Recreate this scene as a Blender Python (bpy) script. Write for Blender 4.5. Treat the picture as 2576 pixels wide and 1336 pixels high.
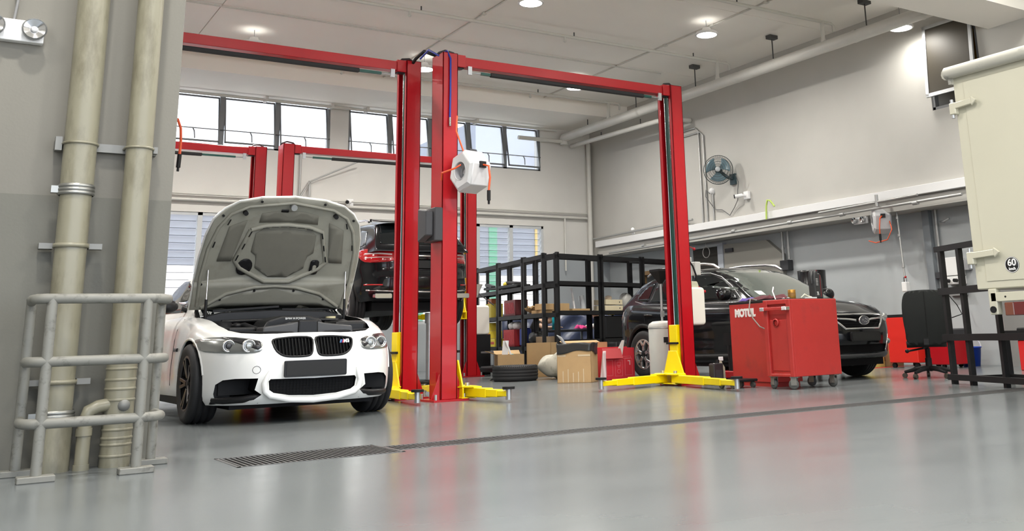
import bpy, bmesh, math, random
from mathutils import Vector, Matrix
from mathutils.bvhtree import BVHTree
random.seed(7)
for o in list(bpy.data.objects): bpy.data.objects.remove(o)
SC = bpy.context.scene
COL = SC.collection
PI = math.pi
# ------------------------------------------------------------------ camera
cam_d = bpy.data.cameras.new('camera'); cam = bpy.data.objects.new('camera', cam_d); COL.objects.link(cam)
YAW, PITCH, ROLL, EYE = .5916979, .2315846, -.0306281, .63
_f = Vector((math.sin(YAW)*math.cos(PITCH), math.cos(YAW)*math.cos(PITCH), math.sin(PITCH)))
_r = Vector((math.cos(YAW), -math.sin(YAW), 0)); _u = _r.cross(_f)
_c, _s = math.cos(ROLL), math.sin(ROLL)
_R, _U = _c*_r+_s*_u, -_s*_r+_c*_u
cam.matrix_world = Matrix(((_R.x,_U.x,-_f.x,0),(_R.y,_U.y,-_f.y,0),(_R.z,_U.z,-_f.z,EYE),(0,0,0,1)))
cam_d.sensor_width = 36; cam_d.sensor_fit = 'HORIZONTAL'; cam_d.lens = 2426.2/2576*36
cam_d.shift_x = (1288-1500.4)/2576; cam_d.shift_y = (273.2-668)/2576
cam_d.clip_start = .05; cam_d.clip_end = 300
SC.camera = cam
# ------------------------------------------------------------------ world, exposure
W = bpy.data.worlds.new('overcast sky'); SC.world = W; W.use_nodes = True
bg = W.node_tree.nodes['Background']; bg.inputs[0].default_value = (.80,.88,1.0,1); bg.inputs[1].default_value = 2.0
sun_d = bpy.data.lights.new('sun','SUN'); sun_d.energy = 11; sun_d.angle = .02; sun_d.color = (1,.96,.9)
sun = bpy.data.objects.new('sun',sun_d); COL.objects.link(sun); sun.rotation_euler = (math.radians(26),0,math.radians(-8))
vs = SC.view_settings; vs.view_transform = 'Standard'; vs.look = 'None'; vs.gamma = 1; vs.use_curve_mapping = False
vs.exposure = 0.74
LAMP_W = 78
SC.cycles.use_denoising = True
SC.cycles.max_bounces = 9; SC.cycles.diffuse_bounces = 7; SC.cycles.glossy_bounces = 4; SC.cycles.transmission_bounces = 6
SC.cycles.sample_clamp_indirect = 6; SC.cycles.caustics_reflective = False; SC.cycles.caustics_refractive = False
# ------------------------------------------------------------------ materials
MATS = {}
def mat(name, col=(.8,.8,.8), rough=.5, metal=0, coat=0, spec=.5, noise=0, nscale=6, bump=0, bscale=40, emit=0, alpha=1, trans=0, nstretch=None, rnoise=0, ecol=None, dirt=None, dscale=2.0, dpos=.55):
    if name in MATS: return MATS[name]
    m = bpy.data.materials.new(name); m.use_nodes = True; nt = m.node_tree; b = nt.nodes['Principled BSDF']
    I = b.inputs; I['Base Color'].default_value = (*col,1); I['Roughness'].default_value = rough; I['Metallic'].default_value = metal
    I['Coat Weight'].default_value = coat; I['Coat Roughness'].default_value = .04; I['Specular IOR Level'].default_value = spec
    I['Alpha'].default_value = alpha; I['Transmission Weight'].default_value = trans
    if emit: I['Emission Color'].default_value = (*(ecol or col),1); I['Emission Strength'].default_value = emit
    L = nt.links
    if noise or bump or rnoise or dirt:
        tc = nt.nodes.new('ShaderNodeTexCoord'); src = tc.outputs['Object']
        if nstretch:
            mp = nt.nodes.new('ShaderNodeMapping'); mp.inputs['Scale'].default_value = nstretch; L.new(src, mp.inputs[0]); src = mp.outputs[0]
        if noise or rnoise:
            n = nt.nodes.new('ShaderNodeTexNoise'); n.inputs['Scale'].default_value = nscale; n.inputs['Detail'].default_value = 5; L.new(src, n.inputs[0])
        last = None
        if noise:
            r = nt.nodes.new('ShaderNodeMix'); r.data_type = 'RGBA'
            r.inputs[6].default_value = (*[max(0,c*(1-noise)) for c in col],1); r.inputs[7].default_value = (*[min(1,c*(1+noise)) for c in col],1)
            L.new(n.outputs[0], r.inputs[0]); last = r.outputs[2]
        if dirt:
            n3 = nt.nodes.new('ShaderNodeTexNoise'); n3.inputs['Scale'].default_value = dscale; n3.inputs['Detail'].default_value = 7; n3.inputs['Roughness'].default_value = .65; L.new(src, n3.inputs[0])
            cr = nt.nodes.new('ShaderNodeValToRGB'); cr.color_ramp.elements[0].position = dpos; cr.color_ramp.elements[1].position = dpos+.2; L.new(n3.outputs[0], cr.inputs[0])
            r2 = nt.nodes.new('ShaderNodeMix'); r2.data_type = 'RGBA'
            if last: L.new(last, r2.inputs[6])
            else: r2.inputs[6].default_value = (*col,1)
            r2.inputs[7].default_value = (*dirt,1); L.new(cr.outputs[0], r2.inputs[0]); last = r2.outputs[2]
        if last: L.new(last, I['Base Color'])
        if rnoise:
            mr = nt.nodes.new('ShaderNodeMapRange'); mr.inputs[3].default_value = max(0,rough-rnoise); mr.inputs[4].default_value = min(1,rough+rnoise)
            L.new(n.outputs[0], mr.inputs[0]); L.new(mr.outputs[0], I['Roughness'])
        if bump:
            n2 = nt.nodes.new('ShaderNodeTexNoise'); n2.inputs['Scale'].default_value = bscale; n2.inputs['Detail'].default_value = 4; L.new(src, n2.inputs[0])
            bp = nt.nodes.new('ShaderNodeBump'); bp.inputs['Strength'].default_value = bump; bp.inputs['Distance'].default_value = .01
            L.new(n2.outputs[0], bp.inputs['Height']); L.new(bp.outputs[0], I['Normal'])
    MATS[name] = m; return m
def twotone(name, lo, hi, z, rough=.6):
    """painted wall: lower coat up to height z, upper coat above; faint roller mottling"""
    m = mat(name, hi, rough, bump=.08, bscale=60); nt = m.node_tree; L = nt.links
    g = nt.nodes.new('ShaderNodeNewGeometry'); s = nt.nodes.new('ShaderNodeSeparateXYZ'); L.new(g.outputs['Position'], s.inputs[0])
    c = nt.nodes.new('ShaderNodeMath'); c.operation = 'GREATER_THAN'; c.inputs[1].default_value = z; L.new(s.outputs[2], c.inputs[0])
    n = nt.nodes.new('ShaderNodeTexNoise'); n.inputs['Scale'].default_value = 1.3; n.inputs['Detail'].default_value = 6; L.new(g.outputs['Position'], n.inputs[0])
    x = nt.nodes.new('ShaderNodeMix'); x.data_type = 'RGBA'; x.inputs[6].default_value = (*lo,1); x.inputs[7].default_value = (*hi,1); L.new(c.outputs[0], x.inputs[0])
    y = nt.nodes.new('ShaderNodeMix'); y.data_type = 'RGBA'; y.blend_type = 'MULTIPLY'; y.inputs[0].default_value = .16
    L.new(x.outputs[2], y.inputs[6]); L.new(n.outputs[0], y.inputs[7]); L.new(y.outputs[2], nt.nodes['Principled BSDF'].inputs['Base Color'])
    return m
RED = mat('red gloss paint', (.40,.006,.012), .30, coat=.2, spec=.35, noise=.10, nscale=3)
YEL = mat('yellow paint', (.86,.66,.0), .35, noise=.06, nscale=5)
BLK = mat('black rubber', (.010,.010,.011), .7, spec=.25)
BLKP = mat('black plastic', (.012,.012,.013), .45, spec=.25)
BLKS = mat('black satin steel', (.014,.014,.015), .5, spec=.25, noise=.2, nscale=9)
WHT = mat('white plastic', (.80,.80,.80), .4)
CHR = mat('chrome', (.75,.75,.76), .12, metal=1)
STL = mat('galvanised steel', (.45,.46,.47), .4, metal=.8, noise=.15, nscale=8)
DGREY = mat('dark grey plastic', (.045,.045,.05), .5, spec=.3)
CARD = mat('cardboard', (.50,.33,.16), .8, noise=.12, nscale=5)
GRN = mat('dark green plastic', (.0,.06,.045), .4)
# ------------------------------------------------------------------ mesh builder
def V(*a): return Vector(a)
class MB:
    def __init__(s): s.v=[]; s.f=[]; s.sm=[]
    def add(s, vs, fs, smooth=False):
        o=len(s.v); s.v += [tuple(p) for p in vs]; s.f += [tuple(i+o for i in f) for f in fs]; s.sm += [smooth]*len(fs); return s
    def box(s, x0,x1,y0,y1,z0,z1, M=None):
        p=[V(x,y,z) for z in (z0,z1) for y in (y0,y1) for x in (x0,x1)]
        if M: p=[M@q for q in p]
        return s.add(p,[(0,2,3,1),(4,5,7,6),(0,1,5,4),(2,6,7,3),(0,4,6,2),(1,3,7,5)])
    def bar(s, a, b, w, h, up=(0,0,1)):
        """square bar from a to b, w wide, h tall"""
        a,b=Vector(a),Vector(b); d=(b-a).normalized(); u=Vector(up)
        if abs(d.dot(u))>.99: u=V(0,1,0)
        r=d.cross(u).normalized(); u=r.cross(d)
        p=[q+r*i*w/2+u*j*h/2 for q in (a,b) for i,j in ((-1,-1),(1,-1),(1,1),(-1,1))]
        return s.add(p,[(3,2,1,0),(4,5,6,7),(0,1,5,4),(1,2,6,5),(2,3,7,6),(3,0,4,7)])
    def tube(s, pts, r, n=10, caps=True, smooth=True):
        pts=[Vector(p) for p in pts]; m=len(pts); R=r if isinstance(r,(list,tuple)) else [r]*m
        o=[]; prev=None
        for i,p in enumerate(pts):
            d=(pts[min(i+1,m-1)]-pts[max(i-1,0)]).normalized()
            if prev is None:
                u=V(0,0,1) if abs(d.z)<.9 else V(1,0,0)
                x=d.cross(u).normalized()
            else: x=(prev-d*prev.dot(d)).normalized()
            prev=x; y=d.cross(x)
            o+=[p+(x*math.cos(2*PI*k/n)+y*math.sin(2*PI*k/n))*R[i] for k in range(n)]
        f=[(i*n+k,i*n+(k+1)%n,(i+1)*n+(k+1)%n,(i+1)*n+k) for i in range(m-1) for k in range(n)]
        s.add(o,f,smooth)
        if caps: s.add(o[:n],[tuple(range(n))[::-1]]); s.add(o[-n:],[tuple(range(n))])
        return s
    def cyl(s,a,b,r,n=16,r2=None): return s.tube([a,b],[r,r if r2 is None else r2],n)
    def lathe(s, prof, c=(0,0,0), axis='z', n=24, smooth=True, a0=0, a1=2*PI):
        """prof: (radius, height) list"""
        full=abs(a1-a0-2*PI)<1e-6; k=n if full else n+1; o=[]
        for r,h in prof:
            for i in range(k):
                a=a0+(a1-a0)*i/n; x,y=r*math.cos(a),r*math.sin(a)
                q={'z':(x,y,h),'y':(x,h,y),'x':(h,x,y)}[axis]; o.append((q[0]+c[0],q[1]+c[1],q[2]+c[2]))
        f=[]
        for j in range(len(prof)-1):
            for i in range(n):
                i2=(i+1)%k; f.append((j*k+i,j*k+i2,(j+1)*k+i2,(j+1)*k+i))
        return s.add(o,f,smooth)
    def prism(s, poly, d0, d1, axis='z', M=None):
        """2-D polygon extruded along axis: z->(x,y) y->(x,z) x->(y,z)"""
        def q(p,d): return {'z':(p[0],p[1],d),'y':(p[0],d,p[1]),'x':(d,p[0],p[1])}[axis]
        n=len(poly); p=[Vector(q(a,d0)) for a in poly]+[Vector(q(a,d1)) for a in poly]
        if M: p=[M@a for a in p]
        return s.add(p,[tuple(range(n))[::-1],tuple(range(n,2*n))]+[(i,(i+1)%n,(i+1)%n+n,i+n) for i in range(n)])
    def grid(s, fn, nu, nv, smooth=True):
        o=[fn(i/nu,j/nv) for j in range(nv+1) for i in range(nu+1)]
        return s.add(o,[(j*(nu+1)+i,j*(nu+1)+i+1,(j+1)*(nu+1)+i+1,(j+1)*(nu+1)+i) for j in range(nv) for i in range(nu)],smooth)
    def sphere(s,c,r,n=12,m=8,sc=(1,1,1)):
        return s.grid(lambda u,v:(c[0]+sc[0]*r*math.sin(PI*v)*math.cos(2*PI*u),c[1]+sc[1]*r*math.sin(PI*v)*math.sin(2*PI*u),c[2]+sc[2]*r*math.cos(PI*v)),n,m)
    def xf(s,M): s.v=[tuple(M@Vector(p)) for p in s.v]; return s
    def mesh(s,name):
        me=bpy.data.meshes.new(name); me.from_pydata(s.v,[],s.f); me.polygons.foreach_set('use_smooth',s.sm)
        bm=bmesh.new(); bm.from_mesh(me); bmesh.ops.recalc_face_normals(bm,faces=bm.faces); bm.to_mesh(me); bm.free(); return me
    def build(s,name,m,parent=None,bevel=0,seg=1,**kw): return link(name,s.mesh(name),m,parent,bevel,seg,**kw)
def link(name,me,m,parent=None,bevel=0,seg=1,label=None,kind=None,solid=0,sub=0):
    o=bpy.data.objects.new(name,me); COL.objects.link(o)
    if m and not me.materials: me.materials.append(m)
    if parent: o.parent=parent
    if solid: q=o.modifiers.new('solidify','SOLIDIFY'); q.thickness=solid; q.offset=0
    if bevel: q=o.modifiers.new('bevel','BEVEL'); q.width=bevel; q.segments=seg; q.limit_method='ANGLE'; q.angle_limit=.7
    if sub: q=o.modifiers.new('subsurf','SUBSURF'); q.levels=sub; q.render_levels=sub
    if label: o['label']=label
    if kind: o['kind']=kind
    return o
def tag(o,label,cat,group=None):
    o['label']=label; o['category']=cat
    if group: o['group']=group
    return o
def thing(name,label,cat,loc=(0,0,0),rz=0,group=None):
    o=bpy.data.objects.new(name,None); COL.objects.link(o); o.empty_display_size=.1
    o.location=loc; o.rotation_euler=(0,0,rz); return tag(o,label,cat,group)
def struct(name,b,m,bevel=0,label=None):
    o=b.build(name,m,None,bevel); o['kind']='structure'
    if label: o['label']=label
    return o
def copy_tree(o,parent=None,loc=None,rz=None,label=None):
    c=o.copy(); COL.objects.link(c); c.parent=parent
    if loc is not None: c.location=loc
    if rz is not None: c.rotation_euler=(0,0,rz)
    if label: c['label']=label
    for ch in o.children: copy_tree(ch,c)
    return c
def text(name,s,size,m,parent,M,ext=.002,off=0,label=None,sx=1):
    cu=bpy.data.curves.new(name,'FONT'); cu.body=s; cu.size=size; cu.align_x='CENTER'; cu.align_y='CENTER'; cu.extrude=ext; cu.offset=off
    t=bpy.data.objects.new(name,cu); COL.objects.link(t); bpy.context.view_layer.update()
    me=bpy.data.meshes.new_from_object(t.evaluated_get(bpy.context.evaluated_depsgraph_get())); bpy.data.objects.remove(t)
    me.materials.clear(); me.transform(M@Matrix.Diagonal((sx,1,1,1))); return link(name,me,m,parent,label=label)
def frame(o,x,y):
    """matrix with given origin, x and y axes"""
    x=Vector(x).normalized(); y=Vector(y); y=(y-x*y.dot(x)).normalized(); z=x.cross(y)
    return Matrix(((x.x,y.x,z.x,o[0]),(x.y,y.y,z.y,o[1]),(x.z,y.z,z.z,o[2]),(0,0,0,1)))
def interp(tab,x):
    if x<=tab[0][0]: return tab[0][1]
    for (a,b),(c,d) in zip(tab,tab[1:]):
        if x<=c: return b+(d-b)*(x-a)/(c-a)
    return tab[-1][1]
def smooth_tab(tab,x):
    """catmull-rom through the table"""
    n=len(tab)
    if x<=tab[0][0]: return tab[0][1]
    if x>=tab[-1][0]: return tab[-1][1]
    for i in range(n-1):
        if x<=tab[i+1][0]:
            x0,y0=tab[i]; x1,y1=tab[i+1]; h=x1-x0; t=(x-x0)/h
            m0=(y1-tab[i-1][1])/(x1-tab[i-1][0]) if i>0 else (y1-y0)/h
            m1=(tab[i+2][1]-y0)/(tab[i+2][0]-x0) if i<n-2 else (y1-y0)/h
            return (2*t**3-3*t*t+1)*y0+(t**3-2*t*t+t)*h*m0+(3*t*t-2*t**3)*y1+(t**3-t*t)*h*m1
# ================================================================== the building
ZC, XW, XG, YB = 6.05, 13.4, 13.9, 20.3
WPAINT, GPAINT = (.68,.665,.63), (.37,.40,.42)
FLOOR = mat('grey epoxy floor', (.150,.163,.168), .21, spec=.30, noise=.10, nscale=1.1, rnoise=.06, bump=.015, bscale=9, nstretch=(.6,1.6,1), dirt=(.115,.125,.13), dscale=.9, dpos=.60)
CEIL = mat('ceiling paint', (.87,.84,.785), .7, noise=.04, nscale=1)
# floor slabs leaving the drain channel open
fl=MB(); DX0,DX1,DX2=1.40,2.36,15.0
fl.box(-7,16.5,-5,5.64,-.2,0); fl.box(-7,16.5,6.18,21.6,-.2,0); fl.box(-7,DX0,5.64,6.18,-.2,0)
fl.box(DX1,DX2,5.64,5.75,-.2,0); fl.box(DX1,DX2,6.02,6.18,-.2,0); fl.box(DX2,16.5,5.64,6.18,-.2,0); fl.box(DX0,DX2,5.64,6.18,-.3,-.2)
floor=struct('floor',fl,FLOOR,label='glossy grey epoxy workshop floor')
# ceiling of cast panels with recessed joints
ce=MB(); ce.box(-7,16.5,-5,21,ZC+.03,ZC+.3); ceiling=struct('ceiling',ce,CEIL,label='pale grey slab ceiling')
xs=[-7,-4.55,-.65,3.27,7.16,11.05,16.5]; ys=[-5,3.5,7.9,11.9,15.65,21]
for i in range(len(xs)-1):
    for j in range(len(ys)-1):
        MB().box(xs[i]+.008,xs[i+1]-.008,ys[j]+.008,ys[j+1]-.008,ZC,ZC+.03).build('ceiling_panel',CEIL,ceiling)
struct('trim_1',MB().box(-7,XW,18.6,YB,5.73,ZC),CEIL,label='ceiling beam above the high windows')
struct('trim_2',MB().box(-7,16.4,7.85,8.7,5.2,ZC),CEIL,label='ceiling beam crossing near the lorry')
# back wall with openings for the high windows and the louvres
BW=twotone('back wall paint',GPAINT,WPAINT,2.55)
HIGH=[(1.0,6.63),(7.04,11.93)]; LOUV=[(1.5,4.93),(7.58,11.98)]
bw=MB(); y0,y1=YB,YB+.3
bw.box(-7,16.5,y0,y1,0,1.0); bw.box(-7,16.5,y0,y1,3.27,4.63); bw.box(-7,16.5,y0,y1,5.74,ZC)
for op,z0,z1 in ((HIGH,4.63,5.74),(LOUV,1.0,3.27)):
    e=[-7]+[q for w in op for q in w]+[16.5]
    for k in range(0,len(e),2): bw.box(e[k],e[k+1],y0,y1,z0,z1)
struct('wall_back',bw,BW,label='white rear wall with grey lower coat')
# right wall: white upper part overhangs the recessed grey lower part
UP=twotone('right wall paint',(.50,.488,.455),(.50,.488,.455),9); LOW=twotone('lower wall paint',(.47,.50,.515),(.47,.50,.515),9)
rw=MB(); WY0,WY1,WZ0,WZ1=8.92,9.9,4.12,5.58
rw.box(XW,14.4,-5,WY0,2.55,ZC); rw.box(XW,14.4,WY1,YB,2.55,ZC); rw.box(XW,14.4,WY0,WY1,2.55,WZ0); rw.box(XW,14.4,WY0,WY1,WZ1,ZC)
struct('wall_right_upper',rw,UP,label='white upper right wall')
lw=MB()
DY0,DY1,DZ=18.0,18.95,2.1     # timber doorway
lw.box(XG,14.4,9.3,DY0,0,2.6); lw.box(XG,14.4,DY1,YB,0,2.6); lw.box(XG,14.4,DY0,DY1,DZ,2.6); lw.box(14.3,14.4,DY0,DY1,0,DZ)
struct('wall_right',lw,LOW,label='blue grey lower right wall')
struct('wall_right_far',MB().box(14.6,14.8,-5,9.3,0,2.6),UP)
struct('trim_5',MB().box(13.45,14.0,8.55,9.1,0,2.6).box(13.6,14.5,8.2,8.55,0,.62),mat('bare concrete',(.2,.2,.195),.85,noise=.2,nscale=3))
# near left wall
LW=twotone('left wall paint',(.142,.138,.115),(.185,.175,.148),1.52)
struct('wall_left',MB().box(-7,1.105,6.38,6.7,0,ZC),LW,label='near wall behind the pipes')
struct('wall_left_far',MB().box(-7.2,-7,-5,YB,0,ZC),UP); struct('wall_near',MB().box(-7,16.5,-3.2,-3,5.2,ZC).box(-7,-5.5,-3.2,-3,0,5.2).box(15,16.5,-3.2,-3,0,5.2),UP,label='unseen front wall, opened wide to let in fill daylight')  # opening behind the camera, added to bring in daylight fill
struct('bounce_forecourt',MB().box(-40,50,-60,-5,-.2,-.001),mat('forecourt concrete',(.6,.59,.57),.9))  # unseen bright paving, added to bounce daylight up to the ceiling
# timber door
WOOD=mat('varnished timber',(.33,.2,.09),.5,noise=.3,nscale=3,nstretch=(1,1,.15))
d=struct('door_1',MB().box(13.86,13.98,DY0,DY0+.09,0,DZ).box(13.86,13.98,DY1-.09,DY1,0,DZ).box(13.86,13.98,DY0,DY1,DZ-.09,DZ),WOOD,label='timber door frame in the far corner')
MB().box(14.02,14.06,DY0+.1,DY0+.55,.02,DZ-.1).build('door_leaf',mat('dark door leaf',(.12,.07,.04),.5),d)
# ledge trunking on the right wall, with its short joints
led=MB().box(XW-.12,XW,9.0,20.0,2.76,2.91); struct('trim_3',led,mat('white trunking',(.72,.72,.72),.45),.006,label='white cable trunking along the right wall')
struct('trim_4',MB().box(XW-.03,XW,9.0,20.0,2.55,2.74),UP)
# ---- drain grating: every bar its own piece
GRATE=mat('weathered grate steel',(.10,.10,.10),.5,metal=.4,noise=.2)
tr=mat('dark channel bed',(.02,.02,.02),.9)  # near-black colour for the channel bed
g1=thing('drain_grating','wide steel drain grating set in the floor beside the guard rail','grating',(0,0,0))
gb=MB().box(DX0,DX0+.02,5.64,6.18,-.04,.002).box(DX1-.02,DX1,5.64,6.18,-.04,.002).box(DX0,DX1,5.64,5.66,-.04,.002).box(DX0,DX1,6.16,6.18,-.04,.002).build('frame',GRATE,g1)
MB().box(DX0,DX1,5.64,6.18,-.19,-.185).build('channel_bed',tr,g1)
bme=MB().box(-.0055,.0055,5.66,6.16,-.035,.001).mesh('bar'); nb=31
for k in range(nb):
    o=link('bar',bme,GRATE,g1); o.location.x=DX0+.02+(DX1-DX0-.04)*(k+.5)/nb
g2=thing('drain_grating','long narrow steel drain grating running across the bay floor','grating',(0,0,0))
MB().box(DX1,DX2,5.75,5.765,-.04,.002).box(DX1,DX2,6.005,6.02,-.04,.002).build('frame',GRATE,g2)
MB().box(DX1,DX2,5.75,6.02,-.19,-.185).build('channel_bed',tr,g2)
bme=MB().box(-.0055,.0055,5.765,6.005,-.035,.001).mesh('bar'); x=DX1+.015; k=0; rest=MB()
while x<DX2-.02:
    if k<220:
        o=link('bar',bme,GRATE,g2); o.location.x=x
    else: rest.box(x-.0055,x+.0055,5.765,6.005,-.035,.001)
    x+=.0315; k+=1
rest.build('far_bars',GRATE,g2,kind='stuff')
# ---- outside, seen through the glass
PALE=mat('pale facade',(.17,.19,.235),.8); PALE2=mat('white facade',(.8,.8,.8),.8)
def block(name,label,m,*a,extra=()):
    t=thing(name,label,'building',(0,0,0)); MB().box(*a).build('wall',m,t); 
    for q,mm,nm in extra: MB().box(*q).build(nm,mm,t)
struct('ground_outside',MB().box(-60,80,20.6,110,-.5,-.05),mat('outdoor paving',(.6,.6,.6),.9))
block('neighbour_building','pale stepped building seen through the high windows on the right',PALE,19,30,38,52,-.05,10.2,extra=[((22,30,36,38,-.05,9.0),PALE,'stair_block'),((24,33,34,36,-.05,7.9),PALE,'stair_block'),((17,19,38,52,-.05,8.2),PALE,'wing')])
cv=MB()
for k in range(16):
    a0,a1=PI/2*k/16,PI/2*(k+1)/16
    cv.bar((.6+5.2*math.sin(a0),38.9,6.4+3.6*math.cos(a0)),(.6+5.2*math.sin(a1),38.9,6.4+3.6*math.cos(a1)),.3,.22)
t=thing('neighbour_building','white building with curved canopy seen through the high windows on the left','building',(0,0,0)); MB().box(0,7.2,40,52,-.05,10.0).build('wall',PALE2,t); cv.build('canopy_rib',PALE,t)
GRNW=mat('green wall strip',(.02,.20,.10),.6); YELW=mat('yellow wall strip',(.38,.25,.03),.6); BLUW=mat('blue grey wall',(.11,.125,.165),.7)
t=thing('garden_wall','blue grey wall with green and yellow strips beyond the louvres','wall',(0,0,0))
MB().box(6,16,24.0,24.2,2.35,4.6).build('panel',BLUW,t); MB().box(6,16,24.0,24.2,-.05,2.35).build('panel',PALE2,t); MB().box(12.39,12.64,23.96,24,-.05,4.6).build('strip',GRNW,t); MB().box(13.86,14.16,23.96,24,-.05,4.6).build('strip',YELW,t); MB().box(10.2,10.45,23.96,24,-.05,4.6).build('strip',GRNW,t)
t=thing('garden_wall','pale blue wall beyond the louvres behind the white coupe','wall',(0,0,0))
MB().box(0,5.9,24.0,24.2,2.5,4.6).build('panel',BLUW,t); MB().box(0,5.9,24.0,24.2,-.05,2.5).build('panel',PALE2,t); MB().box(0,5.9,23.95,24.2,1.3,1.42).build('strip',RED,t)
# ---- high windows
ALU=mat('grey window aluminium',(.17,.175,.18),.45,metal=.3); GLASS=mat('window glass',(.9,.95,1),.03,alpha=.16,spec=.6)
STAYM=mat('stay rod',(.1,.1,.1),.5)
def high_window(name,x0,x1,n,label):
    t=bpy.data.objects.new(name,None); COL.objects.link(t); t['kind']='structure'; t['label']=label
    y=YB+.03; MB().box(x0,x1,y,y+.07,4.63,4.67).box(x0,x1,y,y+.07,5.70,5.74).box(x0,x0+.05,y,y+.07,4.63,5.74).box(x1-.05,x1,y,y+.07,4.63,5.74).build('window_frame',ALU,t)
    w=(x1-x0)/n
    for k in range(n):
        a,b=x0+w*k,x0+w*(k+1)
        if k: MB().box(a-.05,a+.05,y,y+.07,4.63,5.74).build('mullion',ALU,t)
        # sash hung from the top, standing a little open to the outside
        M=Matrix.Translation((0,y+.08,5.68))@Matrix.Rotation(math.radians(-11),4,'X')
        s=MB().box(a+.05,b-.05,0,.035,-1.0,-.972,M).box(a+.05,b-.05,0,.035,-.028,0,M).box(a+.05,a+.075,0,.035,-1.0,0,M).box(b-.075,b-.05,0,.035,-1.0,0,M).build('sash',ALU,t)
        MB().box(a+.075,b-.075,.012,.02,-.972,-.028,M).build('pane',GLASS,s)
        st=MB().tube([((a+b)/2,y-.02,4.98),((a+b)/2+.03,y-.05,4.9),((a+b)/2+.05,y-.02,4.76)],.014,6).build('stay_handle',STAYM,t)
    MB().cyl((x0,y-.03,4.97),(x1,y-.03,4.97),.012,6).build('winding_rod',STAYM,t)
high_window('window_1',HIGH[0][0],HIGH[0][1],5,'left bank of high top hung windows')
high_window('window_2',HIGH[1][0],HIGH[1][1],5,'right bank of high top hung windows')
# ---- louvre windows
BLADE=mat('hazy louvre glass',(.85,.88,.92),.12,alpha=.30,spec=.5); LALU=mat('pale louvre frame',(.5,.52,.53),.45)
def louvre(name,x0,x1,n,label):
    t=bpy.data.objects.new(name,None); COL.objects.link(t); t['kind']='structure'; t['label']=label
    y=YB+.05; MB().box(x0,x1,y-.03,y+.09,3.21,3.27).box(x0,x1,y-.03,y+.09,1.0,1.06).box(x0,x0+.05,y-.03,y+.09,1.0,3.27).box(x1-.05,x1,y-.03,y+.09,1.0,3.27).build('window_frame',LALU,t)
    w=(x1-x0)/n
    for k in range(1,n): MB().box(x0+w*k-.045,x0+w*k+.045,y-.03,y+.09,1.0,3.27).build('mullion',LALU,t)
    bl=MB().box(.05,w-.05,-.003,.003,-.075,.075,Matrix.Rotation(math.radians(38),4,'X')).mesh('louvre_blade'); ed=MB().box(.05,w-.05,-.004,.004,-.08,-.07,Matrix.Rotation(math.radians(38),4,'X')).mesh('blade_edge')
    for k in range(n):
        for j in range(15):
            o=link('louvre_blade',bl,BLADE,t); o.location=(x0+w*k,y+.03,1.13+j*.145)
            e=link('blade_edge',ed,ALU,o)
louvre('window_3',*LOUV[0],4,'louvre window behind the white coupe'); louvre('window_4',*LOUV[1],5,'louvre window behind the shelving')
# ---- side window high on the right wall, sash open
OCH=mat('ochre panel',(.55,.33,.04),.6); DGL=mat('brown tinted glass',(.045,.038,.026),.45,spec=.3)
t=bpy.data.objects.new('window_5',None); COL.objects.link(t); t['kind']='structure'; t['label']='dark tinted side window standing open high on the right wall'
MB().box(XW+.02,XW+.12,WY0,WY0+.05,WZ0,WZ1).box(XW+.02,XW+.12,WY1-.05,WY1,WZ0,WZ1).box(XW+.02,XW+.12,WY0,WY1,WZ0,WZ0+.05).box(XW+.02,XW+.12,WY0,WY1,WZ1-.05,WZ1).build('window_frame',ALU,t)
MB().box(XW+.85,XW+.9,WY0-.1,WY1+.1,WZ0-.1,WZ1+.1).build('room_panel',OCH,t)
M=Matrix.Translation((XW-.01,0,WZ1-.02))@Matrix.Rotation(math.radians(4),4,'Y')
s=MB().box(-.04,0,WY0+.04,WY0+.1,-1.24,0,M).box(-.04,0,WY1-.06,WY1+.0,-1.24,0,M).box(-.04,0,WY0+.04,WY1,-1.24,-1.18,M).box(-.04,0,WY0+.04,WY1,-.06,0,M).build('sash',STL,t)
MB().box(-.03,-.015,WY0+.1,WY1-.06,-1.18,-.06,M).build('pane',DGL,s)
# ---- under-stair recess and niche: slabs on the grey wall, shade put into their colour
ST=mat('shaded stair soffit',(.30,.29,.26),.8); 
t=thing('stair_flight','beige slab coloured as the shaded recess under a stair on the grey wall','stair',(0,0,0))
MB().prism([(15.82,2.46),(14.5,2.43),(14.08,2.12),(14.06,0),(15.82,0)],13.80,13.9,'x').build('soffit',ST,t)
MB().box(13.76,13.80,15.5,15.74,2.28,2.36).build('vent_slot',DGREY,t)
MB().box(13.78,13.9,15.83,16.0,0,2.5).build('stair_post',mat('pale grey post',(.42,.45,.5),.6),t)
t=thing('niche_panel','dark flat panel coloured as a shaded niche left of the stair','niche',(0,0,0))
MB().box(13.84,13.9,16.02,16.9,1.2,2.46).build('backing',mat('niche shade colour',(.045,.042,.036),.8),t); MB().box(13.78,13.9,16.0,16.95,2.44,2.5).build('lintel',LOW,t)  # panel stands proud of the wall, the niche's shade is its colour
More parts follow.
